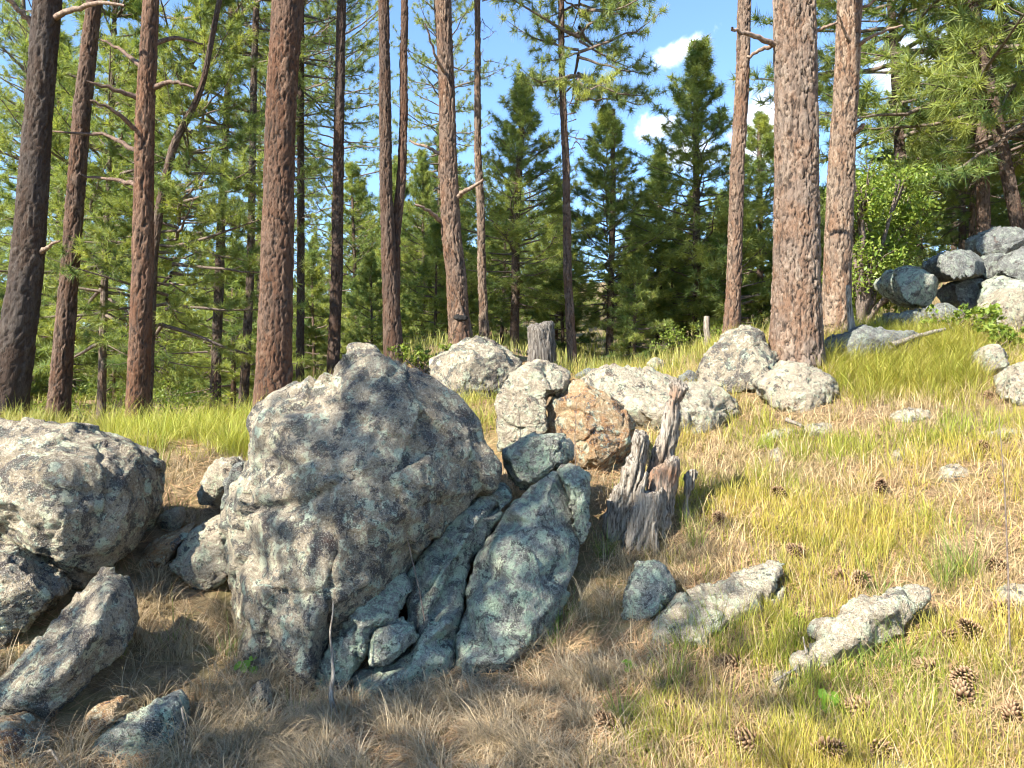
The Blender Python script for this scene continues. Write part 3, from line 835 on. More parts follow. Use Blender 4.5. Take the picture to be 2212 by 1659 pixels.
for k, (lb, ol, dd) in enumerate([
    ('flat pale stone sunk in the upper right grass', [(1925, 905), (1940, 888), (1975, 882), (2020, 892), (2035, 910), (1990, 925), (1940, 922)], 5.45),
    ('flat pale stone in the grass left of the brown stone', [(1645, 945), (1670, 928), (1710, 925), (1736, 940), (1735, 958), (1690, 965), (1655, 962)], 5.6),
    ('brown-edged stone below the low pale boulder', [(1732, 935), (1742, 918), (1775, 913), (1800, 920), (1806, 938), (1790, 952), (1745, 952)], 5.5),
    ('small upright pale stone in the middle of the slope grass', [(1664, 1010), (1668, 975), (1682, 966), (1694, 985), (1698, 1015), (1680, 1022)], 5.0),
    ('small whitish stone in the grass right of centre slope', [(1928, 995), (1934, 974), (1950, 970), (1962, 988), (1958, 1008), (1938, 1010)], 4.8),
    ('pale stone half buried in the slope grass at right', [(2030, 1035), (2040, 1010), (2070, 1003), (2098, 1018), (2115, 1045), (2080, 1058), (2045, 1055)], 4.5),
    ('flat pale stone at the right edge of the slope', [(2125, 945), (2150, 930), (2190, 928), (2230, 935), (2230, 952), (2160, 958)], 5.1),
    ('pale stone at the bottom edge below the tilted slab', [(1860, 1670), (1890, 1645), (1940, 1640), (1985, 1652), (1990, 1680), (1900, 1690)], 2.52),
    ('pale stone in grass at the far right edge of the slope', [(2165, 1330), (2175, 1280), (2195, 1262), (2240, 1270), (2240, 1340), (2190, 1350)], 3.25)]):
    rock('stone', lb, ol, None, 0.05, 0.12, ROCK_PALE, cat='stone', seed=130 + k, tilt=(0, 0.8), group='stones in the slope grass')


# ------------------------------------------------------------------ weathered stumps
def wood_mesh(outline, d, front, back, axis, seed, rust=(), vox=0.0075, **kw):
    me, co, nr = solid_mesh(outline, d, front, back, seed=seed, voxel=vox, smooth=2, facets=4, side=0.6, jit=0.9, **kw)
    ax = np.array(axis, float)
    ax /= np.linalg.norm(ax)
    al = (co @ ax)[:, None] * ax
    q = (co - al) * 34 + al * 0.8 + seed
    g1 = fbm(q, 3, 0.6)
    q2 = (co - al) * 90 + al * 4.0 + seed
    disp = -np.abs(g1) * 0.022 + perlin(q2) * 0.006 + perlin(co * 7 + seed) * 0.005
    co2 = co + nr * disp[:, None]
    apply_co(me, co2)
    scr = np.stack((co[:, 0] / co[:, 1] * F + CU, CV - (co[:, 2] - CZ) / co[:, 1] * F), -1)
    rv = np.zeros(len(co))
    for (u, v_, r_, s_) in rust:
        rv = np.maximum(rv, np.exp(-((scr[:, 0] - u) ** 2 + (scr[:, 1] - v_) ** 2) / (r_ * r_)) * s_)
    at = me.color_attributes.new('Col', 'FLOAT_COLOR', 'POINT')
    cc = np.ones((len(co), 4), np.float32)
    cc[:, 0] = np.clip(rv, 0, 1)
    at.data.foreach_set('color', cc.ravel())
    return me


st = empty('broken_stump', P(1390, 1180, 4.3))
tag(st, 'broken weathered grey stump with one tall splinter and orange rot', 'stump')
SPL = [
    ([(1296, 1150), (1311, 1079), (1333, 1042), (1357, 978), (1366, 936), (1376, 920), (1393, 926), (1403, 939), (1407, 962), (1400, 1004), (1396, 1040), (1385, 1100), (1370, 1200), (1320, 1200)], 4.30, 0.09, 0.12, (0.27, 0.05, 1), ()),
    ([(1446, 819), (1464, 815), (1492, 829), (1485, 857), (1471, 872), (1471, 921), (1463, 978), (1450, 1010), (1430, 1060), (1396, 1050), (1394, 1010), (1413, 964), (1423, 939), (1431, 896), (1443, 854)], 4.36, 0.07, 0.12, (0.25, 0, 1), ((1456, 860, 22, 1.0), (1425, 1010, 35, 0.6))),
    ([(1400, 1010), (1430, 1000), (1453, 978), (1472, 988), (1469, 1025), (1462, 1080), (1450, 1150), (1420, 1200), (1395, 1160), (1392, 1080)], 4.28, 0.09, 0.12, (0.22, 0, 1), ((1420, 1030, 34, 1.0), (1456, 1030, 26, 1.0))),
    ([(1340, 1195), (1352, 1120), (1372, 1060), (1396, 1010), (1404, 1020), (1400, 1060), (1420, 1060), (1434, 1040), (1436, 1080), (1425, 1130), (1410, 1200), (1380, 1215)], 4.18, 0.06, 0.1, (0.27, 0, 1), ()),
    ([(1474, 1022), (1490, 1012), (1504, 1008), (1512, 1022), (1499, 1057), (1489, 1079), (1493, 1122), (1484, 1140), (1473, 1112), (1478, 1070)], 4.35, 0.03, 0.05, (0.1, 0, 1), ()),
    ([(1400, 1170), (1408, 1130), (1420, 1120), (1425, 1160), (1428, 1205), (1412, 1210)], 4.12, 0.03, 0.05, (0.0, 0, 1), ()),
]
for k, (ol, dd, fr, bk, ax, ru) in enumerate(SPL):
    me = wood_mesh(ol, dd, fr, bk, ax, 200 + k, ru)
    ROCKS.append(me.copy())
    o = link('splinter', me, GREYWOOD_M, st)
    o.location = -st.location
    if k == 1: o['label'] = 'tall splinter with an orange rotten tip'
    if k == 4: o['label'] = 'pale curled flake at the right'
# upright cut stump behind the boulders
o_ = [(1138, 840), (1139, 704), (1146, 697), (1170, 695), (1194, 690), (1198, 692), (1201, 730), (1205, 840)]
me = wood_mesh(o_, 8.6, 0.17, 0.17, (0, 0, 1), 220, vox=0.014)
b = rebase(me)
o = link('tree_stump', me, GREYWOOD_M)
o.location = b
o.color = (0.52, 0.53, 0.56, 1)
tag(o, 'upright grey weathered stump behind the boulders', 'stump')


# ------------------------------------------------------------------ pines
def tube(pts, rad, k=5, cap=True):
    """swept tube through pts (n,3); returns verts, quads"""
    pts = np.asarray(pts, float)
    n = len(pts)
    tg = np.gradient(pts, axis=0)
    tg /= np.linalg.norm(tg, axis=1)[:, None] + 1e-9
    ref = np.where(np.abs(tg[:, 2:3]) > 0.9, np.array([[1.0, 0, 0]]), np.array([[0, 0, 1.0]]))
    a = np.cross(tg, ref)
    a /= np.linalg.norm(a, axis=1)[:, None] + 1e-9
    b = np.cross(tg, a)
    th = np.arange(k) / k * 2 * math.pi
    ring = a[:, None, :] * np.cos(th)[None, :, None] + b[:, None, :] * np.sin(th)[None, :, None]
    v = pts[:, None, :] + ring * np.asarray(rad, float)[:, None, None]
    i = np.arange(n * k).reshape(n, k)
    f = np.stack((i[:-1], np.roll(i, -1, 1)[:-1], np.roll(i, -1, 1)[1:], i[1:]), -1).reshape(-1, 4)
    return v.reshape(-1, 3), f


class Acc:
    def __init__(s):
        s.v, s.f, s.n = [], [], 0

    def add(s, v, f):
        s.v.append(v)
        s.f.append(f + s.n)
        s.n += len(v)

    def mesh(s, name, smooth=True):
        return mesh_np(name, np.concatenate(s.v), [np.concatenate(s.f)], smooth=smooth)


def needles(pos, dirs, g, per, ln, wd, spread, tone):
    """tufts of long needles: thin triangles radiating forward from twig ends"""
    n = len(pos)
    pos = np.repeat(pos, per, 0)
    dr = np.repeat(dirs, per, 0)
    rnd = g.normal(size=(n * per, 3))
    rnd /= np.linalg.norm(rnd, axis=1)[:, None]
    v = dr * g.uniform(0.25, 1.0, (n * per, 1)) + rnd * spread
    v /= np.linalg.norm(v, axis=1)[:, None]
    L = ln * g.uniform(0.65, 1.15, (n * per, 1))
    s = np.cross(v, g.normal(size=(n * per, 3)))
    s /= np.linalg.norm(s, axis=1)[:, None] + 1e-9
    st_ = pos - dr * g.uniform(0.0, 0.5, (n * per, 1)) * ln
    w_ = wd * g.uniform(0.7, 1.3, (n * per, 1))
    A = st_ - s * w_ * 0.5
    B = st_ + s * w_ * 0.5
    mid_ = st_ + v * L * 0.6
    C = st_ + v * L - np.array((0, 0, 1.0)) * L * 0.10
    verts = np.stack((A, B, C), 1).reshape(-1, 3)
    f = np.arange(n * per * 3).reshape(-1, 3)
    tt = np.repeat(tone, per, 0) + g.normal(size=(n * per, 1)) * 0.12
    tt = np.clip(tt, 0, 1)
    ca, cb_ = np.array((0.120, 0.190, 0.068)), np.array((0.370, 0.400, 0.105))
    c = ca + (cb_ - ca) * tt
    br = g.uniform(0.8, 1.2, (n * per, 1))
    c = np.repeat(c * br, 3, 0)
    return verts, f, c


def pine_parts(H, z0, z1, rmax, nb, seed, shape, dead=None, per=24, ln=0.19, wd=0.011, sub=7, taper_up=38, spread=0.95, tuft_step=0.24):
    """limbs, dead twigs and needle crown of one pine standing at the origin"""
    g = np.random.default_rng(seed)
    limbs, dd = Acc(), Acc()
    tp, td, tt = [], [], []
    az = g.uniform(0, 6.28)
    for i in range(nb):
        t_ = min(0.99, (round((i + g.uniform(0, 0.9)) / nb * nb / 5.0) * 5.0 + g.normal() * 0.9 + 1) / (nb + 2)) if shape == 'cone' else (i + g.uniform(0, 0.9)) / nb
        t_ = max(0.0, t_)
        z = z0 + (z1 - z0) * t_
        az += 2.4 + g.normal() * 0.35
        if shape == 'full':
            L = rmax * (0.35 + 0.65 * min(1, t_ * 4)) * max(0.03, 1 - t_ ** 1.25) ** 0.8 * g.uniform(0.55, 1.2) + 0.2
        elif shape == 'cone':
            L = rmax * (1 - t_ ** 1.5) ** 0.95 * g.uniform(0.4, 1.2) + 0.15
        else:
            L = rmax * (0.55 + 0.45 * math.sin(min(1, t_ * 1.7) * math.pi * 0.5)) * math.sqrt(max(0.02, 1 - t_ ** 2.2)) * g.uniform(0.55, 1.12) + 0.15
        el = R(-12 + (taper_up + 22) * t_ + g.normal() * 9)
        h = np.array((math.sin(az), math.cos(az), 0))
        sd = np.array((h[1], -h[0], 0))
        n = 7
        pts = [np.array((0, 0, z))]
        bend = g.normal() * 0.10
        for k in range(n):
            e = el + R(26) * (k / n) ** 1.5 - R(6) * math.sin(k / n * 3)
            hd = h * math.cos(bend * k * 0.5) + sd * math.sin(bend * k * 0.5)
            pts.append(pts[-1] + (hd * math.cos(e) + np.array((0, 0, 1)) * math.sin(e)) * L / n + g.normal(size=3) * L * 0.012)
        pts = np.array(pts)
        r0 = 0.012 + 0.012 * L
        limbs.add(*tube(pts, np.linspace(r0, 0.006, n + 1), 5))
        ns = max(3, int(sub * (0.45 + 0.55 * L / rmax)))
        tone = np.clip(0.45 + 0.35 * g.normal() * 0.5, 0, 1)
        side = 1
        for j in range(ns + 1):
            s_ = 0.30 + 0.70 * (j + 0.5 * g.uniform()) / (ns + 0.5)
            s_ = min(s_, 1.0)
            p = np.array([np.interp(s_ * n, np.arange(n + 1), pts[:, k]) for k in range(3)])
            side = -side
            if j == ns:
                d_ = pts[-1] - pts[-2]
            else:
                fw = pts[min(n, int(s_ * n) + 1)] - pts[int(s_ * n)] if int(s_ * n) < n else pts[-1] - pts[-2]
                fw = fw / (np.linalg.norm(fw) + 1e-9)
                d_ = fw * 0.65 + sd * side * g.uniform(0.5, 1.0) + np.array((0, 0, g.normal() * 0.28 + 0.12))
            d_ = d_ / np.linalg.norm(d_)
            l2 = max(0.16, L * 0.42 * (1.15 - s_ * 0.75) * g.uniform(0.6, 1.1))
            m_ = 3
            q = [p]
            for k in range(m_):
                up = np.array((0, 0, 0.16 * k))
                dv = d_ + up + g.normal(size=3) * 0.12
                q.append(q[-1] + dv / np.linalg.norm(dv) * l2 / m_)
            q = np.array(q)
            limbs.add(*tube(q, np.linspace(0.008, 0.004, m_ + 1), 3))
            nt_ = max(2, int(l2 / tuft_step))
            for k in range(nt_):
                s2 = 1.0 - 0.75 * k / nt_
                pp = np.array([np.interp(s2 * m_, np.arange(m_ + 1), q[:, c_]) for c_ in range(3)])
                dv = (q[-1] - q[-2]) if k == 0 else d_ + g.normal(size=3) * 0.6
                dv = dv / np.linalg.norm(dv) + np.array((0, 0, 0.25))
                tp.append(pp + g.normal(size=3) * 0.03)
                td.append(dv / np.linalg.norm(dv))
                tt.append(tone + g.normal() * 0.12)
    # the leader
    for k in range(6):
        tp.append(np.array((0, 0, H - 0.16 * k)))
        td.append(np.array((0, 0, 1.0)))
        tt.append(0.5)
    v, f, c = needles(np.array(tp), np.array(td), g, per, ln, wd, spread, np.array(tt)[:, None])
    crown = mesh_np('crown', v, [f], c)
    dm = None
    if dead:
        za, zb, nd, Lm = dead
        for i in range(nd):
            z = g.uniform(za, zb)
            a = g.uniform(0, 6.28)
            L = Lm * g.uniform(0.25, 1.0) * (0.5 + 0.5 * (z - za) / (zb - za))
            h = np.array((math.sin(a), math.cos(a), 0))
            n = 6
            pts = [np.array((0, 0, z))]
            e = R(g.uniform(-25, 15))
            for k in range(n):
                e += g.normal() * 0.16
                a2 = a + g.normal() * 0.35
                pts.append(pts[-1] + np.array((math.sin(a2) * math.cos(e), math.cos(a2) * math.cos(e), math.sin(e))) * L / n)
            pts = np.array(pts)
            dd.add(*tube(pts, np.linspace(0.010 + 0.008 * L, 0.004, n + 1), 4))
            for j in range(int(2 + 5 * L)):
                s_ = g.uniform(0.25, 1.0)
                p = np.array([np.interp(s_ * n, np.arange(n + 1), pts[:, k]) for k in range(3)])
                dv = g.normal(size=3) + h * 0.8
                dv /= np.linalg.norm(dv)
                l2 = L * g.uniform(0.10, 0.35)
                q = np.array([p, p + dv * l2 * 0.5 + g.normal(size=3) * 0.03, p + dv * l2 + g.normal(size=3) * 0.06])
                dd.add(*tube(q, (0.006, 0.0045, 0.0025), 3))
        dm = dd.mesh('dead_branches')
    return limbs.mesh('limbs'), crown, dm


def bark_trunk(zs, xs, ys, rs, around, plate_w, plate_h, amp, seed, fine_to=None):
    """trunk through centres (xs, ys, zs) with real bark plates; colour attribute r = plate/crack, g = plate tone"""
    g = np.random.default_rng(seed)
    n = len(zs)
    th = np.arange(around) / around * 2 * math.pi
    T, Z = np.meshgrid(th, zs)
    Rm = float(np.mean(rs[:max(3, n // 2)]))
    cols = max(5, int(round(2 * math.pi * Rm / plate_w)))
    base = np.stack(((Rm * np.cos(T)).ravel(), (Rm * np.sin(T)).ravel(), Z.ravel()), -1)

    def cells(nc, ph, wu, wv, fr):
        a1 = fbm(base * np.array((fr, fr, fr * 0.5)) + seed, 3, 0.6).reshape(T.shape)
        a2 = fbm(base * np.array((fr, fr, fr * 0.5)) + seed + 40, 3, 0.6).reshape(T.shape)
        su = T / (2 * math.pi) * nc + a1 * wu
        sv = Z / ph + a2 * wv
        iu, iv = np.floor(su).astype(int), np.floor(sv).astype(int)
        J = g.uniform(0.05, 0.95, (nc, 997, 2))
        tone = g.uniform(0, 1, (nc, 997))
        f1 = np.full(T.shape, 9.0)
        f2 = np.full(T.shape, 9.0)
        idt = np.zeros(T.shape)
        for du in (-1, 0, 1):
            for dv in (-1, 0, 1):
                cu_, cv_ = (iu + du), (iv + dv)
                a, b = cu_ % nc, cv_ % 997
                d_ = np.sqrt((su - cu_ - J[a, b, 0]) ** 2 + (sv - cv_ - J[a, b, 1]) ** 2)
                nw = d_ < f1
                f2 = np.where(nw, f1, np.minimum(f2, d_))
                idt = np.where(nw, tone[a, b], idt)
                f1 = np.where(nw, d_, f1)
        return f2 - f1, idt

    eb, ib = cells(max(5, int(cols * 0.8)), plate_h * 2.8, 0.9, 0.9, 6.0)
    es, is_ = cells(max(8, int(cols * 1.9)), plate_h * 0.8, 1.0, 0.9, 14.0)
    big_e = sstep(eb, 0.0, 0.17)
    sm_e = sstep(es, 0.0, 0.16)
    lost = (is_ < 0.22) * 1.0                      # flakes that have fallen off
    fl = fbm(base * np.array((40, 40, 22.0)) + seed, 2).reshape(T.shape)
    hgt = 0.85 * big_e * (0.7 + 0.5 * ib) + 0.25 * sm_e * (0.3 + 0.7 * is_) - 0.18 * lost + 0.18 * fl
    rr = np.asarray(rs)[:, None] * (1 + 0.03 * np.sin(T * 2 + seed) + 0.02 * np.sin(T * 3 + Z * 1.3))
    rr = rr + amp * 1.15 * (hgt - 0.6)
    edge = np.clip(0.72 * big_e + 0.34 * sm_e - 0.22 * lost + 0.25 * fl, 0, 1)
    idt = 0.65 * ib + 0.35 * is_
    X = np.asarray(xs)[:, None] + rr * np.cos(T)
    Y = np.asarray(ys)[:, None] + rr * np.sin(T)
    i = np.arange(n * around).reshape(n, around)
    f = np.stack((i[:-1], np.roll(i, -1, 1)[:-1], np.roll(i, -1, 1)[1:], i[1:]), -1).reshape(-1, 4)
    c = np.stack((edge.ravel(), np.clip(idt * 0.8 + fl * 0.3, 0, 1).ravel(), np.ones(T.size)), -1)
    return mesh_np('trunk', np.stack((X, Y, Z), -1).reshape(-1, 3), [f], c, smooth=True)


# shared crowns
MATURE = [pine_parts(17, 4.2 + 0.5 * k, 17, 3.0, 84, 300 + k, 'round', dead=(2.2, 6.5, 24, 1.9), per=38, ln=0.21, wd=0.012, sub=8, tuft_step=0.19) for k in range(4)]
MID = [pine_parts(11, 1.4 + 0.5 * (k % 3), 10.9, 2.6 + 0.35 * (k % 2), 92, 320 + k, 'cone', dead=(0.9, 2.6, 14, 1.1), per=44, ln=0.24, wd=0.0145, sub=8, tuft_step=0.17) for k in range(5)]
YOUNG = [pine_parts(5, 0.3, 4.9, 1.6, 60, 340 + k, 'cone', per=24, ln=0.24, wd=0.024, tuft_step=0.16) for k in range(2)]
BUSHY = [pine_parts(11, 1.3 + 0.5 * k, 10.8, 2.5 + 0.2 * k, 112, 350 + k, 'full', dead=(0.8, 2.2, 10, 1.0), per=34, ln=0.25, wd=0.0165, sub=10, taper_up=50, tuft_step=0.17) for k in range(2)]
print('crown tris', [len(a[1].polygons) for a in MATURE + MID + YOUNG])


def straight_trunk(H, r, seed, around=14):
    zs = np.concatenate((np.linspace(-0.4, H * 0.5, 50), np.linspace(H * 0.52, H, 20)))
    tt = np.clip(zs / H, 0, 1)
    rs = r * (1 - tt) ** 0.75 + 0.012 + r * 0.25 * np.exp(-np.maximum(zs, 0) / 0.25)
    g = np.random.default_rng(seed)
    return bark_trunk(zs, np.sin(zs * 0.5 + seed) * 0.03 * np.clip(zs, 0, 1), np.cos(zs * 0.4 + seed) * 0.03 * np.clip(zs, 0, 1), rs, around, 0.09, 0.20, 0.012, seed)


MATURE_T = [straight_trunk(17, 0.17, 400 + k, 20) for k in range(2)]
MID_T = [straight_trunk(11, 0.13, 410 + k) for k in range(3)]
YOUNG_T = [straight_trunk(5, 0.06, 420)]


def tree_children(root, trunk, parts, tint, loc=(0, 0, 0), rot=(0, 0, 0), sc=1.0, twig=(1, 1, 1)):
    tr = link('trunk', trunk, BARK_M, root)
    tr.color = (*tint, 1)
    for nm, me, mt in (('limbs', parts[0], TWIG_M), ('crown', parts[1], NEEDLE_M), ('dead_branches', parts[2], TWIG_M)):
        if me is None: continue
        c_ = link(nm, me, mt, root)
        c_.color = (*twig, 1)
        c_.location = loc
        c_.rotation_euler = rot
        c_.scale = (sc, sc, sc)
        c_['kind'] = 'stuff'
    return tr


def hero_pine(label, d, pts, H, kind, rotz, tint, around=60, step=0.024, plate=(0.055, 0.11), amp=0.016, crown_shift=0.0, csc=1.0, group=None, flare=0.18, cw=1.0, top_v=None, fit=False):
    """a pine whose trunk follows picture points (U, V, width) at distance d"""
    pts = sorted(pts, key=lambda a: -a[1])
    zs_ = np.array([CZ - (p[1] - CV) / F * d for p in pts])
    xs_ = np.array([(p[0] - CU) / F * d for p in pts])
    rs_ = np.array([p[2] * 0.5 / F * d for p in pts])
    sl = (xs_[1] - xs_[0]) / (zs_[1] - zs_[0])
    zg = float(ground(np.array([xs_[0]]), np.array([d]))[0])
    x0 = xs_[0] + sl * (zg - zs_[0])
    zg = float(ground(np.array([x0]), np.array([d]))[0])
    if top_v is not None: H = CZ - (top_v - CV) / F * d - zg
    ztop = max(zs_[-1], CZ + (CV + 40) / F * d)
    fine_top = min(ztop, zg + H * 0.9)
    za = np.arange(zg - 0.3, fine_top, step)
    zb_ = np.linspace(fine_top + 0.1, zg + H, 26)
    z = np.concatenate((za, zb_))
    sl2 = (xs_[-1] - xs_[0]) / max(0.5, (zs_[-1] - zs_[0]))
    kn_z = np.concatenate(([zg - 0.3], zs_, [zg + H]))
    kn_x = np.concatenate(([xs_[0] + sl * (zg - 0.3 - zs_[0])], xs_, [xs_[-1] + sl2 * (zg + H - zs_[-1])]))
    if zs_[0] <= zg - 0.3: kn_z[0] = zs_[0] - 0.1
    kn_r = np.concatenate(([rs_[0]], rs_, [0.025]))
    x = np.interp(z, kn_z, kn_x)
    # round off the corners of the polyline
    for _ in range(40):
        x[1:-1] = 0.5 * x[1:-1] + 0.25 * (x[:-2] + x[2:]) if len(x) == len(za) else np.where(np.arange(1, len(x) - 1) < len(za) - 1, 0.5 * x[1:-1] + 0.25 * (x[:-2] + x[2:]), x[1:-1])
    r = np.interp(z, kn_z, kn_r) * (1 + flare * np.exp(-np.maximum(z - zg, 0) / 0.18))
    y = np.full_like(z, 0.0) + 0.02 * np.sin(z * 0.7)
    seed = int(abs(pts[0][0] * 7)) % 1000
    root = empty('pine_tree', (x0, d, zg))
    trunk = bark_trunk(z - zg, x - x0, y, r, around, plate[0], plate[1], amp, seed)
    parts = (MATURE + MID + BUSHY)[kind]
    lean = math.atan2(x[-1] - x0, H)
    H0 = 17 if kind < 4 else 11
    tree_children(root, trunk, parts, tint, loc=(0, 0, crown_shift), rot=(0, lean, rotz), sc=csc * (H / H0 if kind >= 4 or fit else 1.0))
    if cw != 1.0:
        for ch in root.children:
            if ch.name.split('.')[0] != 'trunk':
                ch.scale = (ch.scale[0] * cw, ch.scale[1] * cw, ch.scale[2])
    tag(root, label, 'pine', group or 'pines standing among the boulders')
    return root


GREY, BROWN, RED, TAN = (0.55, 0.54, 0.55), (0.85, 0.75, 0.68), (1.05, 0.80, 0.66), (1.25, 1.15, 1.02)
hero_pine('dark leaning pine trunk, leftmost in the picture behind the big left boulder', 8.0, [(104, 0, 54), (83, 252, 52), (54, 597, 64), (12, 874, 76)], 17.5, 0, 0.4, (0.36, 0.35, 0.35), crown_shift=9.0, csc=0.45)
hero_pine('slim brown leaning pine, second from the left picture edge', 9.0, [(206, 0, 27), (176, 252, 33), (148, 597, 34), (123, 900, 42)], 17, 1, 2.0, (0.66, 0.54, 0.47), crown_shift=9.5, csc=0.4)
hero_pine('straight brown pine rising from the left grass with a thin leaning pine behind it', 8.0, [(328, 0, 30), (313, 252, 36), (306, 597, 42), (295, 874, 44), (291, 935, 46)], 17, 2, 4.1, (0.78, 0.57, 0.45), crown_shift=8.5, csc=0.45)
hero_pine('thin pine leaning right behind the straight brown pine', 9.2, [(440, 180, 11), (420, 230, 14), (375, 310, 16), (345, 440, 18), (328, 560, 20), (318, 800, 22)], 6.0, 6, 1.0, (0.6, 0.55, 0.52), around=32, plate=(0.05, 0.12), amp=0.008)
hero_pine('thin grey pine between the two left brown trunks', 11.0, [(236, 390, 9), (230, 442, 10), (223, 658, 15), (216, 940, 18)], 7.5, 5, 0.7, (0.75, 0.70, 0.66), around=32, plate=(0.05, 0.1), amp=0.008)
hero_pine('thick reddish-brown pine trunk just left of the pointed boulder', 7.3, [(623, 0, 63), (606, 252, 61), (596, 597, 67), (588, 850, 76)], 18, 3, 5.2, (0.66, 0.5, 0.41), around=96, step=0.018, crown_shift=13.7, csc=0.25)
hero_pine('crooked dark pine left of the thick reddish trunk, with bare lower branches', 13.0, [(487, 330, 12), (480, 442, 16), (469, 694, 19), (463, 890, 21)], 12, 0, 3.3, (0.55, 0.5, 0.48), around=36, crown_shift=-1.2)
hero_pine('thin dark pine immediately left of the thick reddish trunk', 12.0, [(548, 200, 12), (547, 288, 13), (540, 597, 15), (524, 885, 20)], 13, 1, 1.9, (0.62, 0.57, 0.54), around=36, crown_shift=2.6, csc=0.6)
hero_pine('slender dark pine rising behind the left shoulder of the pointed boulder', 11.0, [(736, 100, 17), (734, 223, 19), (727, 597, 23), (718, 810, 25)], 15, 2, 2.7, (0.5, 0.43, 0.4), around=44, crown_shift=3.0, csc=0.6, cw=0.75)
hero_pine('dark pine in shade between the thick reddish trunk and the slender dark pine', 14.0, [(650, 300, 13), (650, 478, 14), (647, 838, 16)], 12, 1, 0.1, (0.42, 0.38, 0.36), around=32, crown_shift=1.6, csc=0.6)
hero_pine('straight dark pine behind the peak of the pointed boulder, forked low down', 9.0, [(830, 0, 20), (832, 216, 22), (834, 432, 25), (841, 597, 31), (848, 747, 38), (850, 790, 39)], 16, 3, 3.9, (0.52, 0.43, 0.38), around=64, crown_shift=12.6, csc=0.2)
hero_pine('slightly curved right stem of the forked pine behind the pointed boulder', 9.1, [(875, 0, 13), (872, 108, 14), (873, 252, 16), (866, 396, 18), (853, 504, 20), (852, 740, 22)], 13.5, 0, 0.9, (0.56, 0.43, 0.36), around=48, crown_shift=10.4, csc=0.18)
hero_pine('curved lit pine with a black charred scar near its foot', 9.4, [(956, 0, 36), (965, 180, 33), (969, 360, 37), (974, 504, 42), (985, 597, 44), (989, 675, 46), (997, 747, 52)], 17, 1, 4.4, (0.86, 0.72, 0.62), around=80, step=0.019, crown_shift=13.6, csc=0.2)
hero_pine('thin lit pine just right of the charred pine', 12.5, [(1032, 60, 11), (1032, 324, 14), (1039, 468, 16), (1041, 597, 17), (1046, 725, 19)], 14, 2, 5.5, (0.9, 0.8, 0.7), around=36, crown_shift=3.2, csc=0.5, cw=0.75)
hero_pine('lone slim pine with sparse tufts against open sky, right of the grey stump', 10.8, [(1212, 0, 11), (1214, 180, 12), (1223, 360, 14), (1226, 597, 17), (1239, 800, 19)], 11.5, 8, 3.0, (0.74, 0.62, 0.55), around=40, csc=0.62, crown_shift=2.5, cw=0.75)
hero_pine('straight tan pine left of the thickest pine', 10.0, [(1607, 0, 26), (1603, 180, 27), (1592, 360, 28), (1587, 597, 30), (1580, 717, 33)], 17, 3, 1.2, (0.98, 0.84, 0.73), around=72, step=0.018, crown_shift=11.3, csc=0.33)
hero_pine('thickest pine trunk with tan and orange plated bark on the right', 7.0, [(1715, 0, 83), (1720, 288, 86), (1722, 597, 95), (1722, 771, 106)], 19, 0, 5.0, (1.10, 1.0, 0.90), plate=(0.055, 0.10), amp=0.02, crown_shift=12.8, csc=0.36, around=136, step=0.014)
hero_pine('tan pine trunk just right of the thickest pine', 8.4, [(1835, 0, 47), (1826, 216, 47), (1817, 360, 52), (1810, 597, 54), (1808, 730, 60)], 18, 2, 0.3, (1.15, 1.02, 0.88), plate=(0.045, 0.07), amp=0.016, crown_shift=12.3, csc=0.33, around=84, step=0.017)
hero_pine('dark leaning pine above the right outcrop near the picture edge', 13.0, [(2130, 150, 19), (2147, 234, 22), (2168, 342, 25), (2204, 504, 28)], 11, 4, 1.4, (0.55, 0.48, 0.45), around=44)
hero_pine('pine with a pinkish foot behind the right outcrop', 14.0, [(2108, 36, 19), (2114, 216, 22), (2123, 396, 24), (2125, 500, 26)], 14, 7, 2.2, (0.85, 0.72, 0.66), around=40)
hero_pine('dark pine behind the bright green leafy tree at right', 15.0, [(1931, 100, 16), (1942, 324, 20), (1960, 504, 23), (1968, 640, 25)], 12, 6, 0.4, (0.5, 0.45, 0.43), around=36)
hero_pine('full-crowned pine behind the grey stump', 16.0, [(1126, 300, 12), (1115, 468, 16), (1112, 690, 19)], 8.2, 10, 0.4, (0.6, 0.53, 0.49), around=28, top_v=172, cw=1.25)
hero_pine('full-crowned pine with its tip against the sky right of the lone slim pine', 17.0, [(1324, 320, 8), (1324, 432, 12), (1316, 783, 15)], 6.6, 10, 2.4, (0.65, 0.58, 0.52), around=28, top_v=236, cw=1.3)
hero_pine('tall pointed pine left of the straight tan pine, below the small cloud', 17.0, [(1502, 180, 8), (1504, 400, 13), (1506, 770, 18)], 8.1, 9, 2.9, (0.65, 0.58, 0.52), around=28, top_v=92, cw=1.25)
hero_pine('short dark young pine left of the tall pointed pine', 20.0, [(1358, 600, 6), (1360, 780, 10)], 3.4, 6, 1.1, (0.5, 0.45, 0.42), around=20)

hero_pine('full pine close left of the tall pointed pine', 19.0, [(1425, 420, 8), (1424, 560, 11), (1422, 790, 14)], 6.3, 9, 0.9, (0.62, 0.55, 0.5), around=24, top_v=330, cw=1.35)
hero_pine('full pine half hidden behind the straight tan pine', 20.0, [(1640, 320, 9), (1642, 500, 12), (1644, 740, 15)], 7.0, 10, 4.4, (0.6, 0.54, 0.5), around=24, top_v=250, cw=1.35)
# the forest behind
SKY_U = [-700, 0, 200, 400, 540, 700, 900, 1100, 1180, 1260, 1350, 1450, 1560, 1640, 1700, 1780, 1880, 2000, 2100, 2300, 2900]
SKY_V = [300, 500, 560, 530, 470, 370, 250, 220, 330, 500, 420, 330, 300, 430, 420, 330, 180, 90, 30, 0, 0]
g = np.random.default_rng(77)


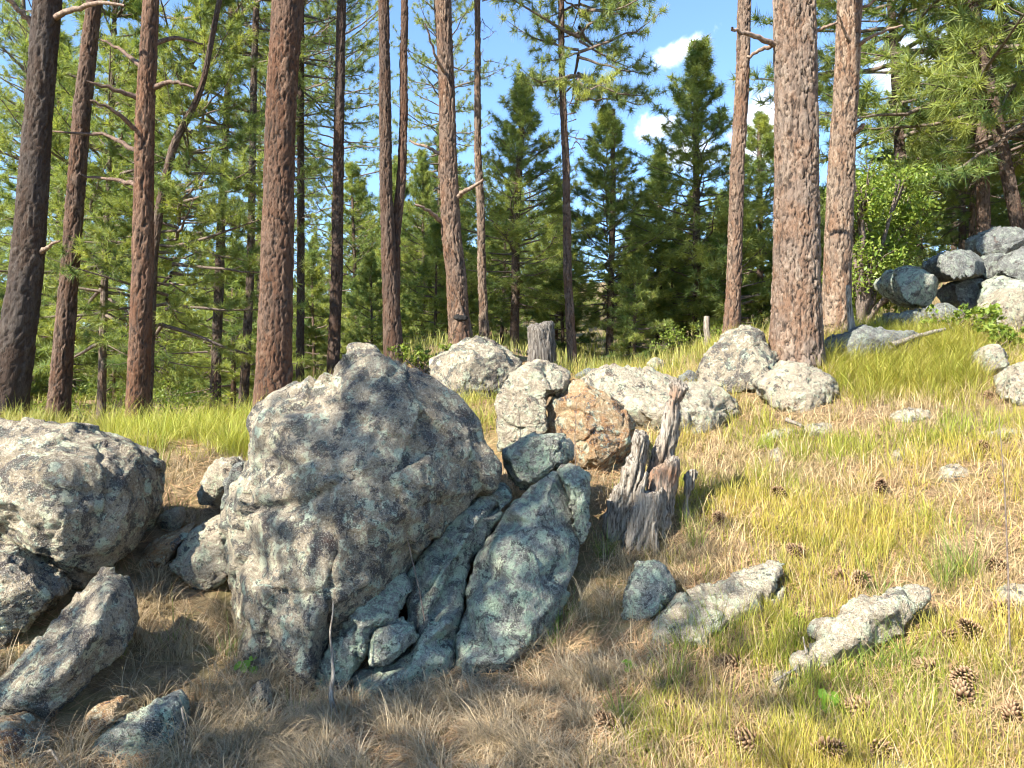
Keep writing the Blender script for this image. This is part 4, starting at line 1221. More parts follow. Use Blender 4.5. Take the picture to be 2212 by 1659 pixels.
def forest_tree(U, d, Vtop, kind, label, group):
    x = (U - CU) / F * d
    z = float(ground(np.array([x]), np.array([d]))[0])
    H = CZ - (Vtop - CV) / F * d - z
    H = max(2.2, H)
    fam, tf, H0 = {'m': (MID[:3] + BUSHY, MID_T, 11), 'y': (YOUNG, YOUNG_T, 5), 'M': (MATURE, MATURE_T, 17)}[kind]
    s_ = H / H0
    root = empty('pine_tree', (x, d, z - 0.05))
    k = int(g.integers(len(fam)))
    tr = tree_children(root, tf[int(g.integers(len(tf)))], fam[k], tuple(np.array((0.75, 0.66, 0.6)) * g.uniform(0.6, 1.25)))
    wid = g.uniform(0.9, 1.15)
    root.scale = (s_ * wid, s_ * wid, s_)
    root.rotation_euler = (g.normal() * 0.02, g.normal() * 0.02, g.uniform(0, 6.28))
    tag(root, label, 'pine', group)
    return root


placed = []
tries = 0
while len(placed) < 150 and tries < 6000:
    tries += 1
    U = g.uniform(-500, 2750)
    d = float(np.exp(g.uniform(math.log(15), math.log(62))))
    x = (U - CU) / F * d
    if any((x - a) ** 2 + (d - b) ** 2 < (1.1 + 0.025 * d) ** 2 for a, b in placed): continue
    if 1230 < U < 1345 and d < 34: continue          # the open meadow
    sky_v = np.interp(U, SKY_U, SKY_V)
    vt = sky_v + abs(g.normal()) * 120 + (70 if d > 30 else 0)
    if U < 1050 and g.uniform() < 0.25 and d < 40: vt = g.uniform(-250, 200)
    if U > 1900 and g.uniform() < 0.3: vt = g.uniform(-200, 50)
    vt = min(vt, 720)
    x_ = CZ - (vt - CV) / F * d - 1.5
    kind = 'M' if x_ > 11 else ('m' if x_ > 4.2 else 'y')
    placed.append((x, d))
    forest_tree(U, d, vt, kind, 'pine among many alike in the forest beyond the boulders', 'forest pines beyond the boulders')
n0 = len(placed)
tries = 0
while len(placed) < n0 + 130 and tries < 6000:      # lower growth between the trunks
    tries += 1
    U = g.uniform(-400, 2650)
    d = float(np.exp(g.uniform(math.log(15), math.log(55))))
    x = (U - CU) / F * d
    if any((x - a) ** 2 + (d - b) ** 2 < (0.7 + 0.02 * d) ** 2 for a, b in placed): continue
    if 1235 < U < 1345 and d < 50: continue
    vt = g.uniform(470, 690) - (60 if U > 1500 else 0)
    h_ = CZ - (vt - CV) / F * d - 1.5
    placed.append((x, d))
    forest_tree(U, d, vt, 'm' if h_ > 6 else 'y', 'bushy lower pine filling the forest between the taller trunks', 'lower pines between the trunks')
# trees outside the picture, behind and left of the camera, that shade the foreground
for (x, y, k, H, a, lb) in ((-5.0, -0.8, 1, 6.9, 0.4, 'pine left of the viewer whose crown shades the near slabs'),):
    root = empty('pine_tree', (x, y, float(ground(np.array([x]), np.array([y]))[0]) - 0.05))
    tree_children(root, MATURE_T[0], MATURE[k], (0.8, 0.7, 0.62))
    s_ = H / 17
    root.scale = (s_ * 1.75, s_ * 1.75, s_)
    root.rotation_euler = (0, 0, a)
    tag(root, lb, 'pine', 'pines beside the viewer')


# ------------------------------------------------------------------ broad-leaved growth
def leaves_mesh(pos, g, size, ca, cb, up=0.4):
    n = len(pos)
    nrm = g.normal(size=(n, 3)) + np.array((0, 0, up * 2))
    nrm /= np.linalg.norm(nrm, axis=1)[:, None]
    a = np.cross(nrm, g.normal(size=(n, 3)))
    a /= np.linalg.norm(a, axis=1)[:, None]
    b = np.cross(nrm, a)
    s = size * g.uniform(0.6, 1.3, (n, 1))
    v = np.stack((pos - a * s, pos + b * s * 0.5 + nrm * s * 0.12, pos + a * s - np.array((0, 0, 0.2)) * s, pos - b * s * 0.5 + nrm * s * 0.12), 1).reshape(-1, 3)
    i = np.arange(n) * 4
    f = np.concatenate((np.stack((i, i + 1, i + 2), -1), np.stack((i, i + 2, i + 3), -1)))
    c = np.array(ca) + (np.array(cb) - np.array(ca)) * g.uniform(0, 1, (n, 1))
    return mesh_np('leaves', v, [f], np.repeat(c, 4, 0))


def leafy_plant(name, label, cat, base, blobs, nleaf, size, stems, seed, ca=(0.10, 0.17, 0.022), cb=(0.26, 0.31, 0.06), group=None, r0=0.03):
    """blobs: (x, y, z, radius) leaf clouds relative to the base"""
    g = np.random.default_rng(seed)
    root = empty(name, base)
    ac = Acc()
    pos = []
    for (bx, by, bz, br) in blobs:
        k = int(nleaf * br ** 2 / sum(b[3] ** 2 for b in blobs))
        cl = g.normal(size=(max(3, k // 14), 3))
        cl = cl / np.linalg.norm(cl, axis=1)[:, None] * (g.uniform(0.15, 1, (len(cl), 1)) ** 0.5) * br
        p = cl[g.integers(len(cl), size=k)] + g.normal(size=(k, 3)) * br * 0.16
        pos.append(p + np.array((bx, by, bz)))
        st0 = np.array((0, 0, 0.0)) if stems else None
        tgt = np.array((bx, by, bz))
        pts = np.array([tgt * np.array((s, s, s ** 0.8)) + g.normal(size=3) * 0.02 * (s > 0) for s in np.linspace(0, 1, 6)])
        ac.add(*tube(pts, np.linspace(r0, r0 * 0.3, 6), 5))
        for c_ in cl[:8]:
            q = np.array([tgt * 0.8, tgt + c_ * 0.5, tgt + c_])
            ac.add(*tube(q, (r0 * 0.35, r0 * 0.22, r0 * 0.1), 3))
    pos = np.concatenate(pos)
    lm = leaves_mesh(pos, g, size, ca, cb)
    o = link('leaves', lm, LEAF_M, root)
    o['kind'] = 'stuff'
    o = link('stems', ac.mesh('stems'), TWIG_M, root)
    o['kind'] = 'stuff'
    tag(root, label, cat, group)
    return root


def gpos(U, d):
    x = (U - CU) / F * d
    return np.array((x, d, float(ground(np.array([x]), np.array([d]))[0])))


b0 = gpos(1862, 11.5)
bl = []
g = np.random.default_rng(9)
for k in range(26):
    U, V = g.uniform(1835, 1990), g.uniform(385, 640)
    if U > 1950 and V > 560: continue
    q = P(U, V, 11.5 + g.uniform(-0.9, 0.9)) - b0
    bl.append((*q, g.uniform(0.25, 0.45)))
leafy_plant('leafy_tree', 'bright green broad-leaved tree right of the two tan pine trunks', 'tree', b0, bl, 14000, 0.036, True, 5, r0=0.05)
for (lb, nm, U, d, w_, h_, n_, sz, sd) in (
        ('small bright green bush behind the right shoulder of the pointed boulder', 'bush', 905, 8.2, 0.20, 0.22, 900, 0.020, 21),
        ('low green shrub in the meadow left of the grey pointed boulder', 'bush', 1475, 11.0, 0.35, 0.28, 1300, 0.018, 22),
        ('dull green shrub at the foot of the left forest edge', 'bush', 395, 10.0, 0.6, 0.35, 1800, 0.020, 23),
        ('broad-leaved weeds beneath the right outcrop', 'weeds', 2085, 7.9, 0.3, 0.18, 700, 0.032, 24),
        ('leafy weeds beside the pale outcrop boulder', 'weeds', 2150, 7.2, 0.2, 0.14, 420, 0.03, 25),
        ('light green shrub in front of the forest at the far left', 'bush', 200, 12.0, 0.7, 0.4, 1800, 0.022, 26)):
    b0 = gpos(U, d)
    g = np.random.default_rng(sd)
    bl = [(g.normal() * w_ * 0.6, g.normal() * w_ * 0.5, h_ * g.uniform(0.5, 1.4), w_ * g.uniform(0.35, 0.6)) for k in range(7)]
    leafy_plant(nm, lb, 'shrub' if nm == 'bush' else 'plant', b0, bl, n_, sz, True, sd, r0=0.012)

# ------------------------------------------------------------------ grass, dry grass and needle litter
bv, bf, nn = [], [], 0
for me in ROCKS:
    n = len(me.vertices)
    co = np.empty(n * 3, np.float32)
    me.vertices.foreach_get('co', co)
    me.calc_loop_triangles()
    tr = np.empty(len(me.loop_triangles) * 3, np.int32)
    me.loop_triangles.foreach_get('vertices', tr)
    bv.append(co.reshape(-1, 3))
    bf.append(tr.reshape(-1, 3) + nn)
    nn += n
    bpy.data.meshes.remove(me)
BVH = BVHTree.FromPolygons(np.concatenate(bv).tolist(), np.concatenate(bf).tolist())
DOWN = Vector((0, 0, -1))


def free_of_rock(p, clear=0.0):
    keep = np.ones(len(p), bool)
    for i, (x, y, z) in enumerate(p):
        h = BVH.ray_cast(Vector((x, y, z + 2.5)), DOWN, 2.5 + 0.3)
        if h[0] is not None and h[0].z > z + 0.015:
            # under a real overhang there may still be grass
            keep[i] = False
    return keep


def to_pic(p):
    return p[:, 0] / p[:, 1] * F + CU, CV - (p[:, 2] - CZ) / p[:, 1] * F


def scatter(n, d0, d1, a0=-41, a1=41, power=0.0):
    """random ground places, denser near the viewer"""
    a = np.radians(rng.uniform(a0, a1, n))
    u = rng.uniform(0, 1, n)
    d = np.exp(np.log(d0) + (np.log(d1) - np.log(d0)) * u)
    x, y = d * np.tan(a), d
    return np.stack((x, y, ground(x, y)), -1)


def slope_dir(p):
    e = 0.08
    gx_ = (ground_smooth(p[:, 0] + e, p[:, 1]) - ground_smooth(p[:, 0] - e, p[:, 1])) / (2 * e)
    gy_ = (ground_smooth(p[:, 0], p[:, 1] + e) - ground_smooth(p[:, 0], p[:, 1] - e)) / (2 * e)
    return -np.stack((gx_, gy_), -1)


def blades(root, head, L, a0, a1, width, c0, c1, segs=3):
    """curved tapering blades. head: heading angle, a0/a1: angle from vertical at foot and tip"""
    n = len(root)
    hd = np.stack((np.cos(head), np.sin(head), np.zeros(n)), -1)
    tw = head + math.pi / 2 + rng.normal(size=n) * 0.6
    sd = np.stack((np.cos(tw), np.sin(tw), np.zeros(n)), -1)
    up = np.array((0, 0, 1.0))
    pos = root.copy()
    rows, cols = [], []
    for k in range(segs + 1):
        t_ = k / segs
        wk = width * (1 - t_) ** 0.7 * 0.5
        col = c0 + (c1 - c0) * t_
        if k < segs:
            rows += [pos - sd * wk[:, None], pos + sd * wk[:, None]]
            cols += [col, col]
        else:
            rows.append(pos)
            cols.append(col)
        an = a0 + (a1 - a0) * (t_ ** 0.8)
        pos = pos + (hd * np.sin(an)[:, None] + up * np.cos(an)[:, None]) * (L / segs)[:, None]
    m_ = 2 * segs + 1
    v = np.stack(rows, 1).reshape(-1, 3)
    c = np.stack(cols, 1).reshape(-1, 3)
    b = (np.arange(n) * m_)[:, None]
    quads = np.concatenate([np.stack((b[:, 0] + 2 * k, b[:, 0] + 2 * k + 1, b[:, 0] + 2 * k + 3, b[:, 0] + 2 * k + 2), -1) for k in range(segs - 1)])
    tris = np.stack((b[:, 0] + 2 * segs - 2, b[:, 0] + 2 * segs - 1, b[:, 0] + 2 * segs), -1)
    return v, quads, tris, c


class Stuff:
    def __init__(s):
        s.v, s.q, s.t, s.c, s.n = [], [], [], [], 0

    def add(s, v, q, t, c):
        s.v.append(v)
        s.c.append(c)
        if q is not None and len(q): s.q.append(q + s.n)
        if t is not None and len(t): s.t.append(t + s.n)
        s.n += len(v)

    def build(s, name, mat, label, cat):
        fs = []
        if s.q: fs.append(np.concatenate(s.q))
        if s.t: fs.append(np.concatenate(s.t))
        me = mesh_np(name, np.concatenate(s.v), fs, np.concatenate(s.c))
        o = link(name, me, mat)
        tag(o, label, cat, kind='stuff')
        print(name, sum(len(f) * (f.shape[1] - 2) for f in fs), 'tris')
        return o


def tufts(cent, per, rad, L, Lvar, a0, a1, width, ca, cb, tip, flow=0.0, segs=3, hue=None):
    """clumps of blades around centres"""
    n = len(cent)
    sl = slope_dir(cent)
    fa = np.arctan2(sl[:, 1], sl[:, 0]) + rng.normal(size=n) * 0.5
    idx = np.repeat(np.arange(n), per)
    N = len(idx)
    ang = rng.uniform(0, 2 * math.pi, N)
    rr = rad[idx] * np.sqrt(rng.uniform(0, 1, N))
    root = cent[idx].copy()
    root[:, 0] += np.cos(ang) * rr
    root[:, 1] += np.sin(ang) * rr
    root[:, 2] = ground(root[:, 0], root[:, 1]) - 0.008
    # heading: outwards, pulled downhill
    hx = np.cos(ang) * (1 - flow) + np.cos(fa[idx]) * flow + rng.normal(size=N) * 0.35
    hy = np.sin(ang) * (1 - flow) + np.sin(fa[idx]) * flow + rng.normal(size=N) * 0.35
    head = np.arctan2(hy, hx)
    LL = L[idx] * np.clip(1 + rng.normal(size=N) * Lvar, 0.35, 1.8)
    A0 = np.abs(rng.normal(size=N) * a0)
    A1 = A0 + np.abs(a1 + rng.normal(size=N) * 0.3)
    W = width[idx] * rng.uniform(0.7, 1.3, N)
    h_ = rng.uniform(0, 1, n) if hue is None else hue
    tt = np.clip(h_[idx] + rng.normal(size=N) * 0.18, 0, 1)[:, None]
    c0 = np.array(ca) + (np.array(cb) - np.array(ca)) * tt
    c0 = c0 * rng.uniform(0.6, 1.25, (N, 1))
    c1 = c0 * np.array(tip)
    return blades(root, head, LL, A0, A1, W, c0 * 0.85, c1, segs)


def pnoise(p, f, s=0.0):
    return fbm(np.stack((p[:, 0] * f + s, p[:, 1] * f + s * 1.7, np.zeros(len(p))), -1), 3)


def zone(U, V, u0, u1, v0, v1, soft=40):
    return sstep(U, u0 - soft, u0 + soft) * (1 - sstep(U, u1 - soft, u1 + soft)) * sstep(V, v0 - soft, v0 + soft) * (1 - sstep(V, v1 - soft, v1 + soft))


def lit_slope(U, V):
    """1 on the grassy slope at the right, 0 on the needle-strewn bank at the left"""
    edge = np.interp(V, [700, 950, 1200, 1400, 1659], [1250, 1380, 1400, 1480, 1300])
    return sstep(U, edge - 90, edge + 90)


green = Stuff()
# fine yellow-green grass of the right slope
c = scatter(15000, 2.1, 9.5, -12, 42)
U, V = to_pic(c)
dens = lit_slope(U, V) * np.clip(0.46 + 1.5 * pnoise(c, 1.1, 3.0), 0.06, 1)
c = c[rng.uniform(0, 1, len(c)) < dens]
c = c[free_of_rock(c)]
U, V = to_pic(c)
d = c[:, 1]
hue = np.clip(0.55 + 0.9 * pnoise(c, 0.9, 8.0) + rng.normal(size=len(c)) * 0.12, 0, 1)
green.add(*tufts(c, 11, 0.05 + 0.0 * d, 0.05 + 0.05 * np.clip(pnoise(c, 1.4, 5) + 0.3, 0, 1) + 0.010 * d, 0.3, 0.30, 0.6, 0.0018 + 0.0005 * d, (0.21, 0.275, 0.035), (0.48, 0.39, 0.095), (1.15, 1.1, 0.95), 0.15, 3, hue))
# long arching grass below the outcrop and round the pines
c = scatter(5200, 5.4, 9.0, 12, 42)
U, V = to_pic(c)
w1 = np.maximum(zone(U, V, 1790, 2120, 715, 860, 30), 0.15 * zone(U, V, 1450, 2300, 650, 800, 40))
c = c[rng.uniform(0, 1, len(c)) < w1]
c = c[free_of_rock(c)]
green.add(*tufts(c, 16, np.full(len(c), 0.07), rng.uniform(0.14, 0.30, len(c)), 0.3, 0.35, 1.2, np.full(len(c), 0.0045), (0.26, 0.29, 0.04), (0.48, 0.42, 0.12), (1.1, 1.1, 0.9), 0.4, 4))
# tall bright grass on the left ledge
c = scatter(3200, 5.3, 8.5, -32, -10)
U, V = to_pic(c)
c = c[rng.uniform(0, 1, len(c)) < np.clip(zone(U, V, 235, 565, 900, 985, 22) * (0.75 + 2.2 * pnoise(c, 2.2, 6.0)), 0, 1)]
c = c[free_of_rock(c)]
green.add(*tufts(c, 16, np.full(len(c), 0.06), rng.uniform(0.08, 0.27, len(c)), 0.4, 0.32, 0.9, np.full(len(c), 0.0042), (0.26, 0.31, 0.045), (0.50, 0.46, 0.12), (1.1, 1.1, 0.9), 0.1, 4))
# thin grass round the feet of the left pines
c = scatter(2600, 5.6, 11.0, -42, -22)
U, V = to_pic(c)
c = c[rng.uniform(0, 1, len(c)) < zone(U, V, -600, 250, 845, 940, 15) * 0.7]
c = c[free_of_rock(c)]
green.add(*tufts(c, 12, np.full(len(c), 0.07), rng.uniform(0.08, 0.2, len(c)), 0.35, 0.35, 0.8, np.full(len(c), 0.005), (0.20, 0.25, 0.045), (0.44, 0.38, 0.13), (1.1, 1.1, 0.9), 0.1, 3))
# grass in the gaps behind the boulders
c = scatter(3000, 5.6, 11.0, -20, 25)
U, V = to_pic(c)
c = c[rng.uniform(0, 1, len(c)) < np.maximum(zone(U, V, 960, 1080, 830, 960, 20), 0.5 * zone(U, V, 1180, 1700, 740, 860, 20))]
c = c[free_of_rock(c)]
green.add(*tufts(c, 14, np.full(len(c), 0.06), rng.uniform(0.08, 0.18, len(c)), 0.3, 0.35, 0.7, np.full(len(c), 0.005), (0.22, 0.27, 0.045), (0.46, 0.40, 0.12), (1.1, 1.1, 0.9), 0.1, 3))
# the far forest floor and meadow
c = scatter(9000, 8.5, 60.0, -42, 42)
U, V = to_pic(c)
dens = np.clip(0.35 + 0.9 * pnoise(c, 0.25, 2.0), 0.05, 0.9)
c = c[rng.uniform(0, 1, len(c)) < dens]
d = c[:, 1]
green.add(*tufts(c, 10, 0.06 + 0.012 * d, 0.16 + 0.004 * d, 0.3, 0.35, 0.5, 0.0012 * d, (0.20, 0.24, 0.05), (0.38, 0.34, 0.12), (1.1, 1.1, 0.95), 0.0, 2))
# single green tufts in the shaded bank
spots = [(350, 1010, 0.42, 26), (235, 1110, 0.36, 40), (215, 1150, 0.32, 40), (265, 1120, 0.3, 30), (380, 1105, 0.28, 14), (372, 1390, 0.2, 16), (490, 1420, 0.14, 22), (640, 1555, 0.12, 26), (1190, 1390, 0.16, 60), (1215, 1350, 0.14, 40),
         (1310, 1200, 0.14, 60), (1400, 1190, 0.13, 40), (1480, 1400, 0.17, 60), (1530, 1390, 0.2, 60), (1560, 1370, 0.18, 50), (1890, 1450, 0.2, 50), (1960, 1440, 0.2, 50), (1820, 1470, 0.16, 40), (1450, 1480, 0.16, 40),
         (1900, 1300, 0.2, 30), (2040, 1270, 0.26, 60), (2090, 1250, 0.26, 60), (1340, 1560, 0.14, 60), (980, 1195, 0.12, 14), (1060, 1120, 0.12, 14), (1280, 985, 0.2, 12), (1500, 1180, 0.18, 60), (1480, 1130, 0.16, 40), (250, 1420, 0.12, 20)]
for (U_, V_, L_, n_) in spots:
    dd_ = ground_hit(U_, V_)
    c = P(U_, V_, dd_)[None]
    c[:, 2] = ground(c[:, 0], c[:, 1])
    green.add(*tufts(c, n_, np.array([0.05]), np.array([L_]), 0.3, 0.3, 0.8, np.array([0.0032]), (0.13, 0.22, 0.035), (0.26, 0.31, 0.07), (1.15, 1.1, 0.9), 0.25, 4))
green.build('grass', GRASS_M, 'fine yellow-green grass on the slope and between the rocks', 'grass')

dry = Stuff()
# dry drooping grass of the shaded bank
c = scatter(4700, 2.0, 6.0, -42, 16)
U, V = to_pic(c)
dens = (1 - lit_slope(U, V)) * np.clip(0.48 + 1.1 * pnoise(c, 1.5, 12.0), 0.04, 1)
c = c[rng.uniform(0, 1, len(c)) < dens]
c = c[free_of_rock(c)]
n = len(c)
hue = np.clip(0.5 + 0.9 * pnoise(c, 1.8, 4.0), 0, 1)
dry.add(*tufts(c, 24, np.full(n, 0.045), 0.09 + 0.07 * rng.uniform(0, 1, n), 0.3, 0.6, 1.3, np.full(n, 0.0029), (0.26, 0.22, 0.15), (0.56, 0.45, 0.29), (1.05, 1.0, 0.95), 0.35, 4, hue))
# big mops of last year's grass
c = scatter(330, 2.2, 5.0, -40, 14)
U, V = to_pic(c)
c = c[rng.uniform(0, 1, len(c)) < (1 - lit_slope(U, V)) * 0.9]
c = c[free_of_rock(c)]
n = len(c)
dry.add(*tufts(c, 90, np.full(n, 0.05), 0.15 + 0.08 * rng.uniform(0, 1, n), 0.3, 0.5, 1.7, np.full(n, 0.0026), (0.32, 0.275, 0.19), (0.55, 0.44, 0.28), (1.1, 1.0, 0.92), 0.45, 4))
# straw mixed into the green slope
c = scatter(9000, 2.0, 9.0, -14, 42)
U, V = to_pic(c)
c = c[rng.uniform(0, 1, len(c)) < lit_slope(U, V) * np.clip(0.7 - 0.9 * pnoise(c, 1.1, 3.0), 0.25, 1)]
c = c[free_of_rock(c)]
d = c[:, 1]
dry.add(*tufts(c, 10, np.full(len(c), 0.06), 0.09 + 0.008 * d, 0.35, 0.6, 1.0, 0.0016 + 0.0005 * d, (0.40, 0.30, 0.15), (0.56, 0.45, 0.26), (1.05, 1.0, 0.95), 0.3, 3))
dry.build('dry_grass', DRY_M, 'dry straw-coloured drooping grass on the shaded bank', 'dry grass')

lit = Stuff()
c = scatter(90000, 1.9, 9.5, -42, 42)
U, V = to_pic(c)
c = c[rng.uniform(0, 1, len(c)) < np.clip(0.55 + 0.8 * pnoise(c, 0.9, 21.0), 0.1, 1)]
n = len(c)
an = rng.uniform(0, 2 * math.pi, n)
L = rng.uniform(0.07, 0.17, n)
h = np.stack((np.cos(an), np.sin(an)), -1)
e0, e1 = c.copy(), c.copy()
e1[:, :2] += h * L[:, None]
e0[:, 2] += rng.uniform(0.004, 0.02, n)
e1[:, 2] = ground(e1[:, 0], e1[:, 1]) + rng.uniform(0.004, 0.035, n)
sd = np.stack((-h[:, 1], h[:, 0], np.full(n, 0.4)), -1) * (0.0009 + 0.00022 * c[:, 1])[:, None]
v = np.stack((e0 - sd, e0 + sd, e1 + sd * 0.5, e1 - sd * 0.5), 1).reshape(-1, 3)
q = np.arange(n * 4).reshape(-1, 4)
tt = rng.uniform(0, 1, (n, 1))
cc = np.array((0.22, 0.12, 0.06)) + (np.array((0.52, 0.35, 0.19)) - np.array((0.22, 0.12, 0.06))) * tt
lit.add(v, q, None, np.repeat(cc, 4, 0))
lit.build('needle_litter', DRY_M, 'fallen orange-brown pine needles lying over the ground', 'needle litter')


# ------------------------------------------------------------------ pine cones, sticks, small plants
def cone_mesh(seed):
    g = np.random.default_rng(seed)
    v, f, c = [], [], []
    n0 = 0
    N = 78
    for i in range(N):
        t_ = (i + 0.5) / N
        z = 0.005 + 0.080 * t_
        rad = 0.020 * math.sin(math.pi * min(1, 0.22 + 0.78 * t_)) ** 0.8 + 0.004
        a = i * 2.39996 + g.normal() * 0.08
        h = np.array((math.cos(a), math.sin(a), 0))
        s = np.array((-h[1], h[0], 0))
        L = 0.021 * (1.1 - 0.55 * abs(t_ - 0.4)) * g.uniform(0.85, 1.1)
        up = np.array((0, 0, 1.0))
        dr = h * 0.86 + up * (0.15 + 0.75 * t_)
        dr /= np.linalg.norm(dr)
        b = up * z + h * rad * 0.35
        m_ = up * z + h * rad * 0.6 + dr * L * 0.6
        tip = m_ + dr * L * 0.45 + up * 0.002
        w_ = 0.0085 * (1.1 - 0.5 * t_)
        th = up * 0.003
        P_ = [b, m_ - s * w_, m_ + s * w_, tip - s * w_ * 0.45, tip + s * w_ * 0.45, m_ + th * 1.6, tip + th, m_ - th, tip + h * 0.004 + th * 0.4]
        v += P_
        F_ = [(0, 1, 5), (0, 5, 2), (1, 3, 5), (3, 6, 5), (6, 4, 5), (4, 2, 5), (0, 7, 1), (0, 2, 7), (1, 7, 3), (7, 4, 3), (7, 2, 4), (3, 8, 6), (6, 8, 4), (3, 4, 8)]
        f += [tuple(k + n0 for k in t3) for t3 in F_]
        ca = np.array((0.12, 0.065, 0.035)) * g.uniform(0.8, 1.3)
        cb = np.array((0.42, 0.28, 0.16)) * g.uniform(0.7, 1.2)
        c += [ca * 0.6, ca, ca, cb, cb, ca, cb, ca * 0.6, cb * 1.1]
        n0 += 9
    return mesh_np('pine_cone', np.array(v), [np.array(f)], np.array(c))


CONES = [cone_mesh(k) for k in range(3)]
CONE_AT = [
    (1650, 1725 - 180, 'bottom', 1.0), ]
CONE_SPOTS = [
    (1465, 1540, 'pine cone in dry grass below the tongue-shaped rock'),
    (1715, 1340, 'long brown pine cone between the tongue-shaped rock and the tilted slab'),
    (1660, 1290, 'small pine cone right beside the upper end of the tongue-shaped rock'),
    (1815, 1250, 'pine cone upslope of the tilted slab, left of a pair'),
    (1848, 1262, 'pine cone upslope of the tilted slab, right of a pair'),
    (1600, 1440, 'dark pine cone in grass below the tongue-shaped rock'),
    (2022, 1455, 'upright pine cone below the right tip of the tilted slab'),
    (2092, 1465, 'large pale pine cone in the lower right grass'),
    (2078, 1528, 'pine cone lying just below the large pale cone'),
    (1880, 1545, 'pine cone below the middle of the tilted slab'),
    (2185, 1568, 'pine cone at the right picture edge near the bottom'),
    (1895, 1615, 'pine cone near the bottom edge below the tilted slab'),
    (2140, 1330, 'dark pine cone in the grass right of the tilted slab'),
    (2118, 1385, 'small dark pine cone right of the slab shadow'),
    (1640, 1620, 'pine cone half sunk in straw near the bottom edge'),
    (2130, 965, 'pine cone high on the right slope'),
    (2175, 1230, 'pine cone at the right picture edge by the dead stalk'),
    (1550, 1120, 'pine cone in grass just right of the broken stump'),
    (2140, 855, 'dark pine cone near the pale edge rock'),
    (1740, 1205, 'pine cone in the grass above the tongue-shaped rock'),
    (1690, 1070, 'small pine cone in the middle of the slope'),
    (1900, 1060, 'pine cone by itself in the yellow grass at mid slope'),
    (2030, 1380, 'pine cone in the shadow under the tilted slab'),
    (1340, 1590, 'pine cone on the shaded straw at bottom centre'),
    (1760, 1640, 'weathered pine cone at the bottom edge'),
]
g = np.random.default_rng(31)
for k, (U, V, lb) in enumerate(CONE_SPOTS):
    dd_ = ground_hit(U, V + 8)
    p = P(U, V, dd_)
    p[2] = ground(np.array([p[0]]), np.array([p[1]]))[0]
    o = link('pine_cone', CONES[k % 3], CONE_M)
    o.location = p + np.array((0, 0, 0.024))
    o.rotation_euler = (R(g.uniform(50, 110)), R(g.uniform(-25, 25)), g.uniform(0, 6.28))
    s_ = g.uniform(0.88, 1.18)
    o.scale = (s_, s_, s_)
    tag(o, lb, 'pine cone', 'pine cones on the slope')


def stick(name, label, cat, pts, rad, mat, group=None, d=None, k=6):
    """pts: (U, V, distance)"""
    p = np.array([P(*a) for a in pts])
    # finer, slightly wobbly course
    n = 5 * (len(p) - 1) + 1
    tt = np.linspace(0, len(p) - 1, n)
    q = np.stack([np.interp(tt, np.arange(len(p)), p[:, c_]) for c_ in range(3)], -1)
    q += perlin(q * 9 + 3)[:, None] * np.array((1, 1, 0.6)) * rad[0] * 0.8
    b = q[0].copy()
    v, f = tube(q - b, np.interp(tt, np.arange(len(p)), np.linspace(rad[0], rad[1], len(p))), k)
    me = mesh_np(name, v, [f], np.zeros((len(v), 3)), smooth=True)
    o = link(name, me, mat)
    o.location = b
    tag(o, label, cat, group)
    return o


stick('stick', 'silvery dead stick standing against the front of the pointed boulder', 'stick', [(720, 1552, 3.2), (716, 1500, 3.22), (718, 1450, 3.25), (712, 1390, 3.28), (720, 1300, 3.32)], (0.013, 0.003), GREYWOOD_M)
stick('dead_stalk', 'thin dry weed stalk in front of the split boulder, right one', 'stalk', [(1243, 1010, 4.2), (1242, 940, 4.2), (1245, 870, 4.2)], (0.0025, 0.0015), TWIG_M)
stick('dead_stalk', 'thin dry weed stalk in front of the split boulder, left one', 'stalk', [(1122, 1000, 4.3), (1124, 930, 4.3), (1120, 880, 4.3)], (0.0025, 0.0015), TWIG_M)
stick('dead_stalk', 'tall dead stalk at the right side of the slope', 'stalk', [(2182, 1440, 2.85), (2178, 1250, 2.9), (2170, 1050, 2.95), (2158, 900, 3.0)], (0.004, 0.0015), TWIG_M)
stick('dead_stalk', 'dark thin stalk in the left grass beside the big left boulder', 'stalk', [(314, 1100, 4.6), (318, 1000, 4.6), (320, 930, 4.6)], (0.003, 0.0015), TWIG_M)
stick('stick', 'curved grey twig lying left of the tilted slab', 'stick', [(1672, 1470, 2.9), (1718, 1445, 2.95), (1742, 1410, 3.0), (1735, 1375, 3.05)], (0.006, 0.003), GREYWOOD_M)
stick('stick', 'short whitish stick on the slope left of the brown-edged stone', 'stick', [(1700, 905, 5.7), (1718, 912, 5.65), (1735, 922, 5.6)], (0.018, 0.012), GREYWOOD_M)
stick('stick', 'thin bleached twig on the ground at the bottom left', 'stick', [(392, 1530, 2.95), (402, 1570, 2.9), (395, 1625, 2.85)], (0.004, 0.002), GREYWOOD_M)
stick('stick', 'curved pale root lying in the bottom left corner', 'stick', [(60, 1650, 2.75), (110, 1620, 2.8), (130, 1650, 2.75), (170, 1680, 2.7)], (0.006, 0.003), GREYWOOD_M)
stick('stick', 'pale stick in the grass on the upper right slope', 'stick', [(2035, 925 - 65, 5.9), (2065, 923 - 68, 5.95), (2085, 921 - 66, 6.0)], (0.010, 0.006), GREYWOOD_M)
stick('dead_stalk', 'bare forked stalk in the crevice of the front slabs', 'stalk', [(918, 1340, 3.35), (905, 1270, 3.36), (885, 1180, 3.38), (878, 1160, 3.38)], (0.003, 0.0015), TWIG_M)
stick('fallen_branch', 'dead branch leaning over the ledge under the right outcrop', 'branch', [(1925, 745, 7.2), (1985, 725, 7.4), (2040, 712, 7.5)], (0.03, 0.018), GREYWOOD_M)
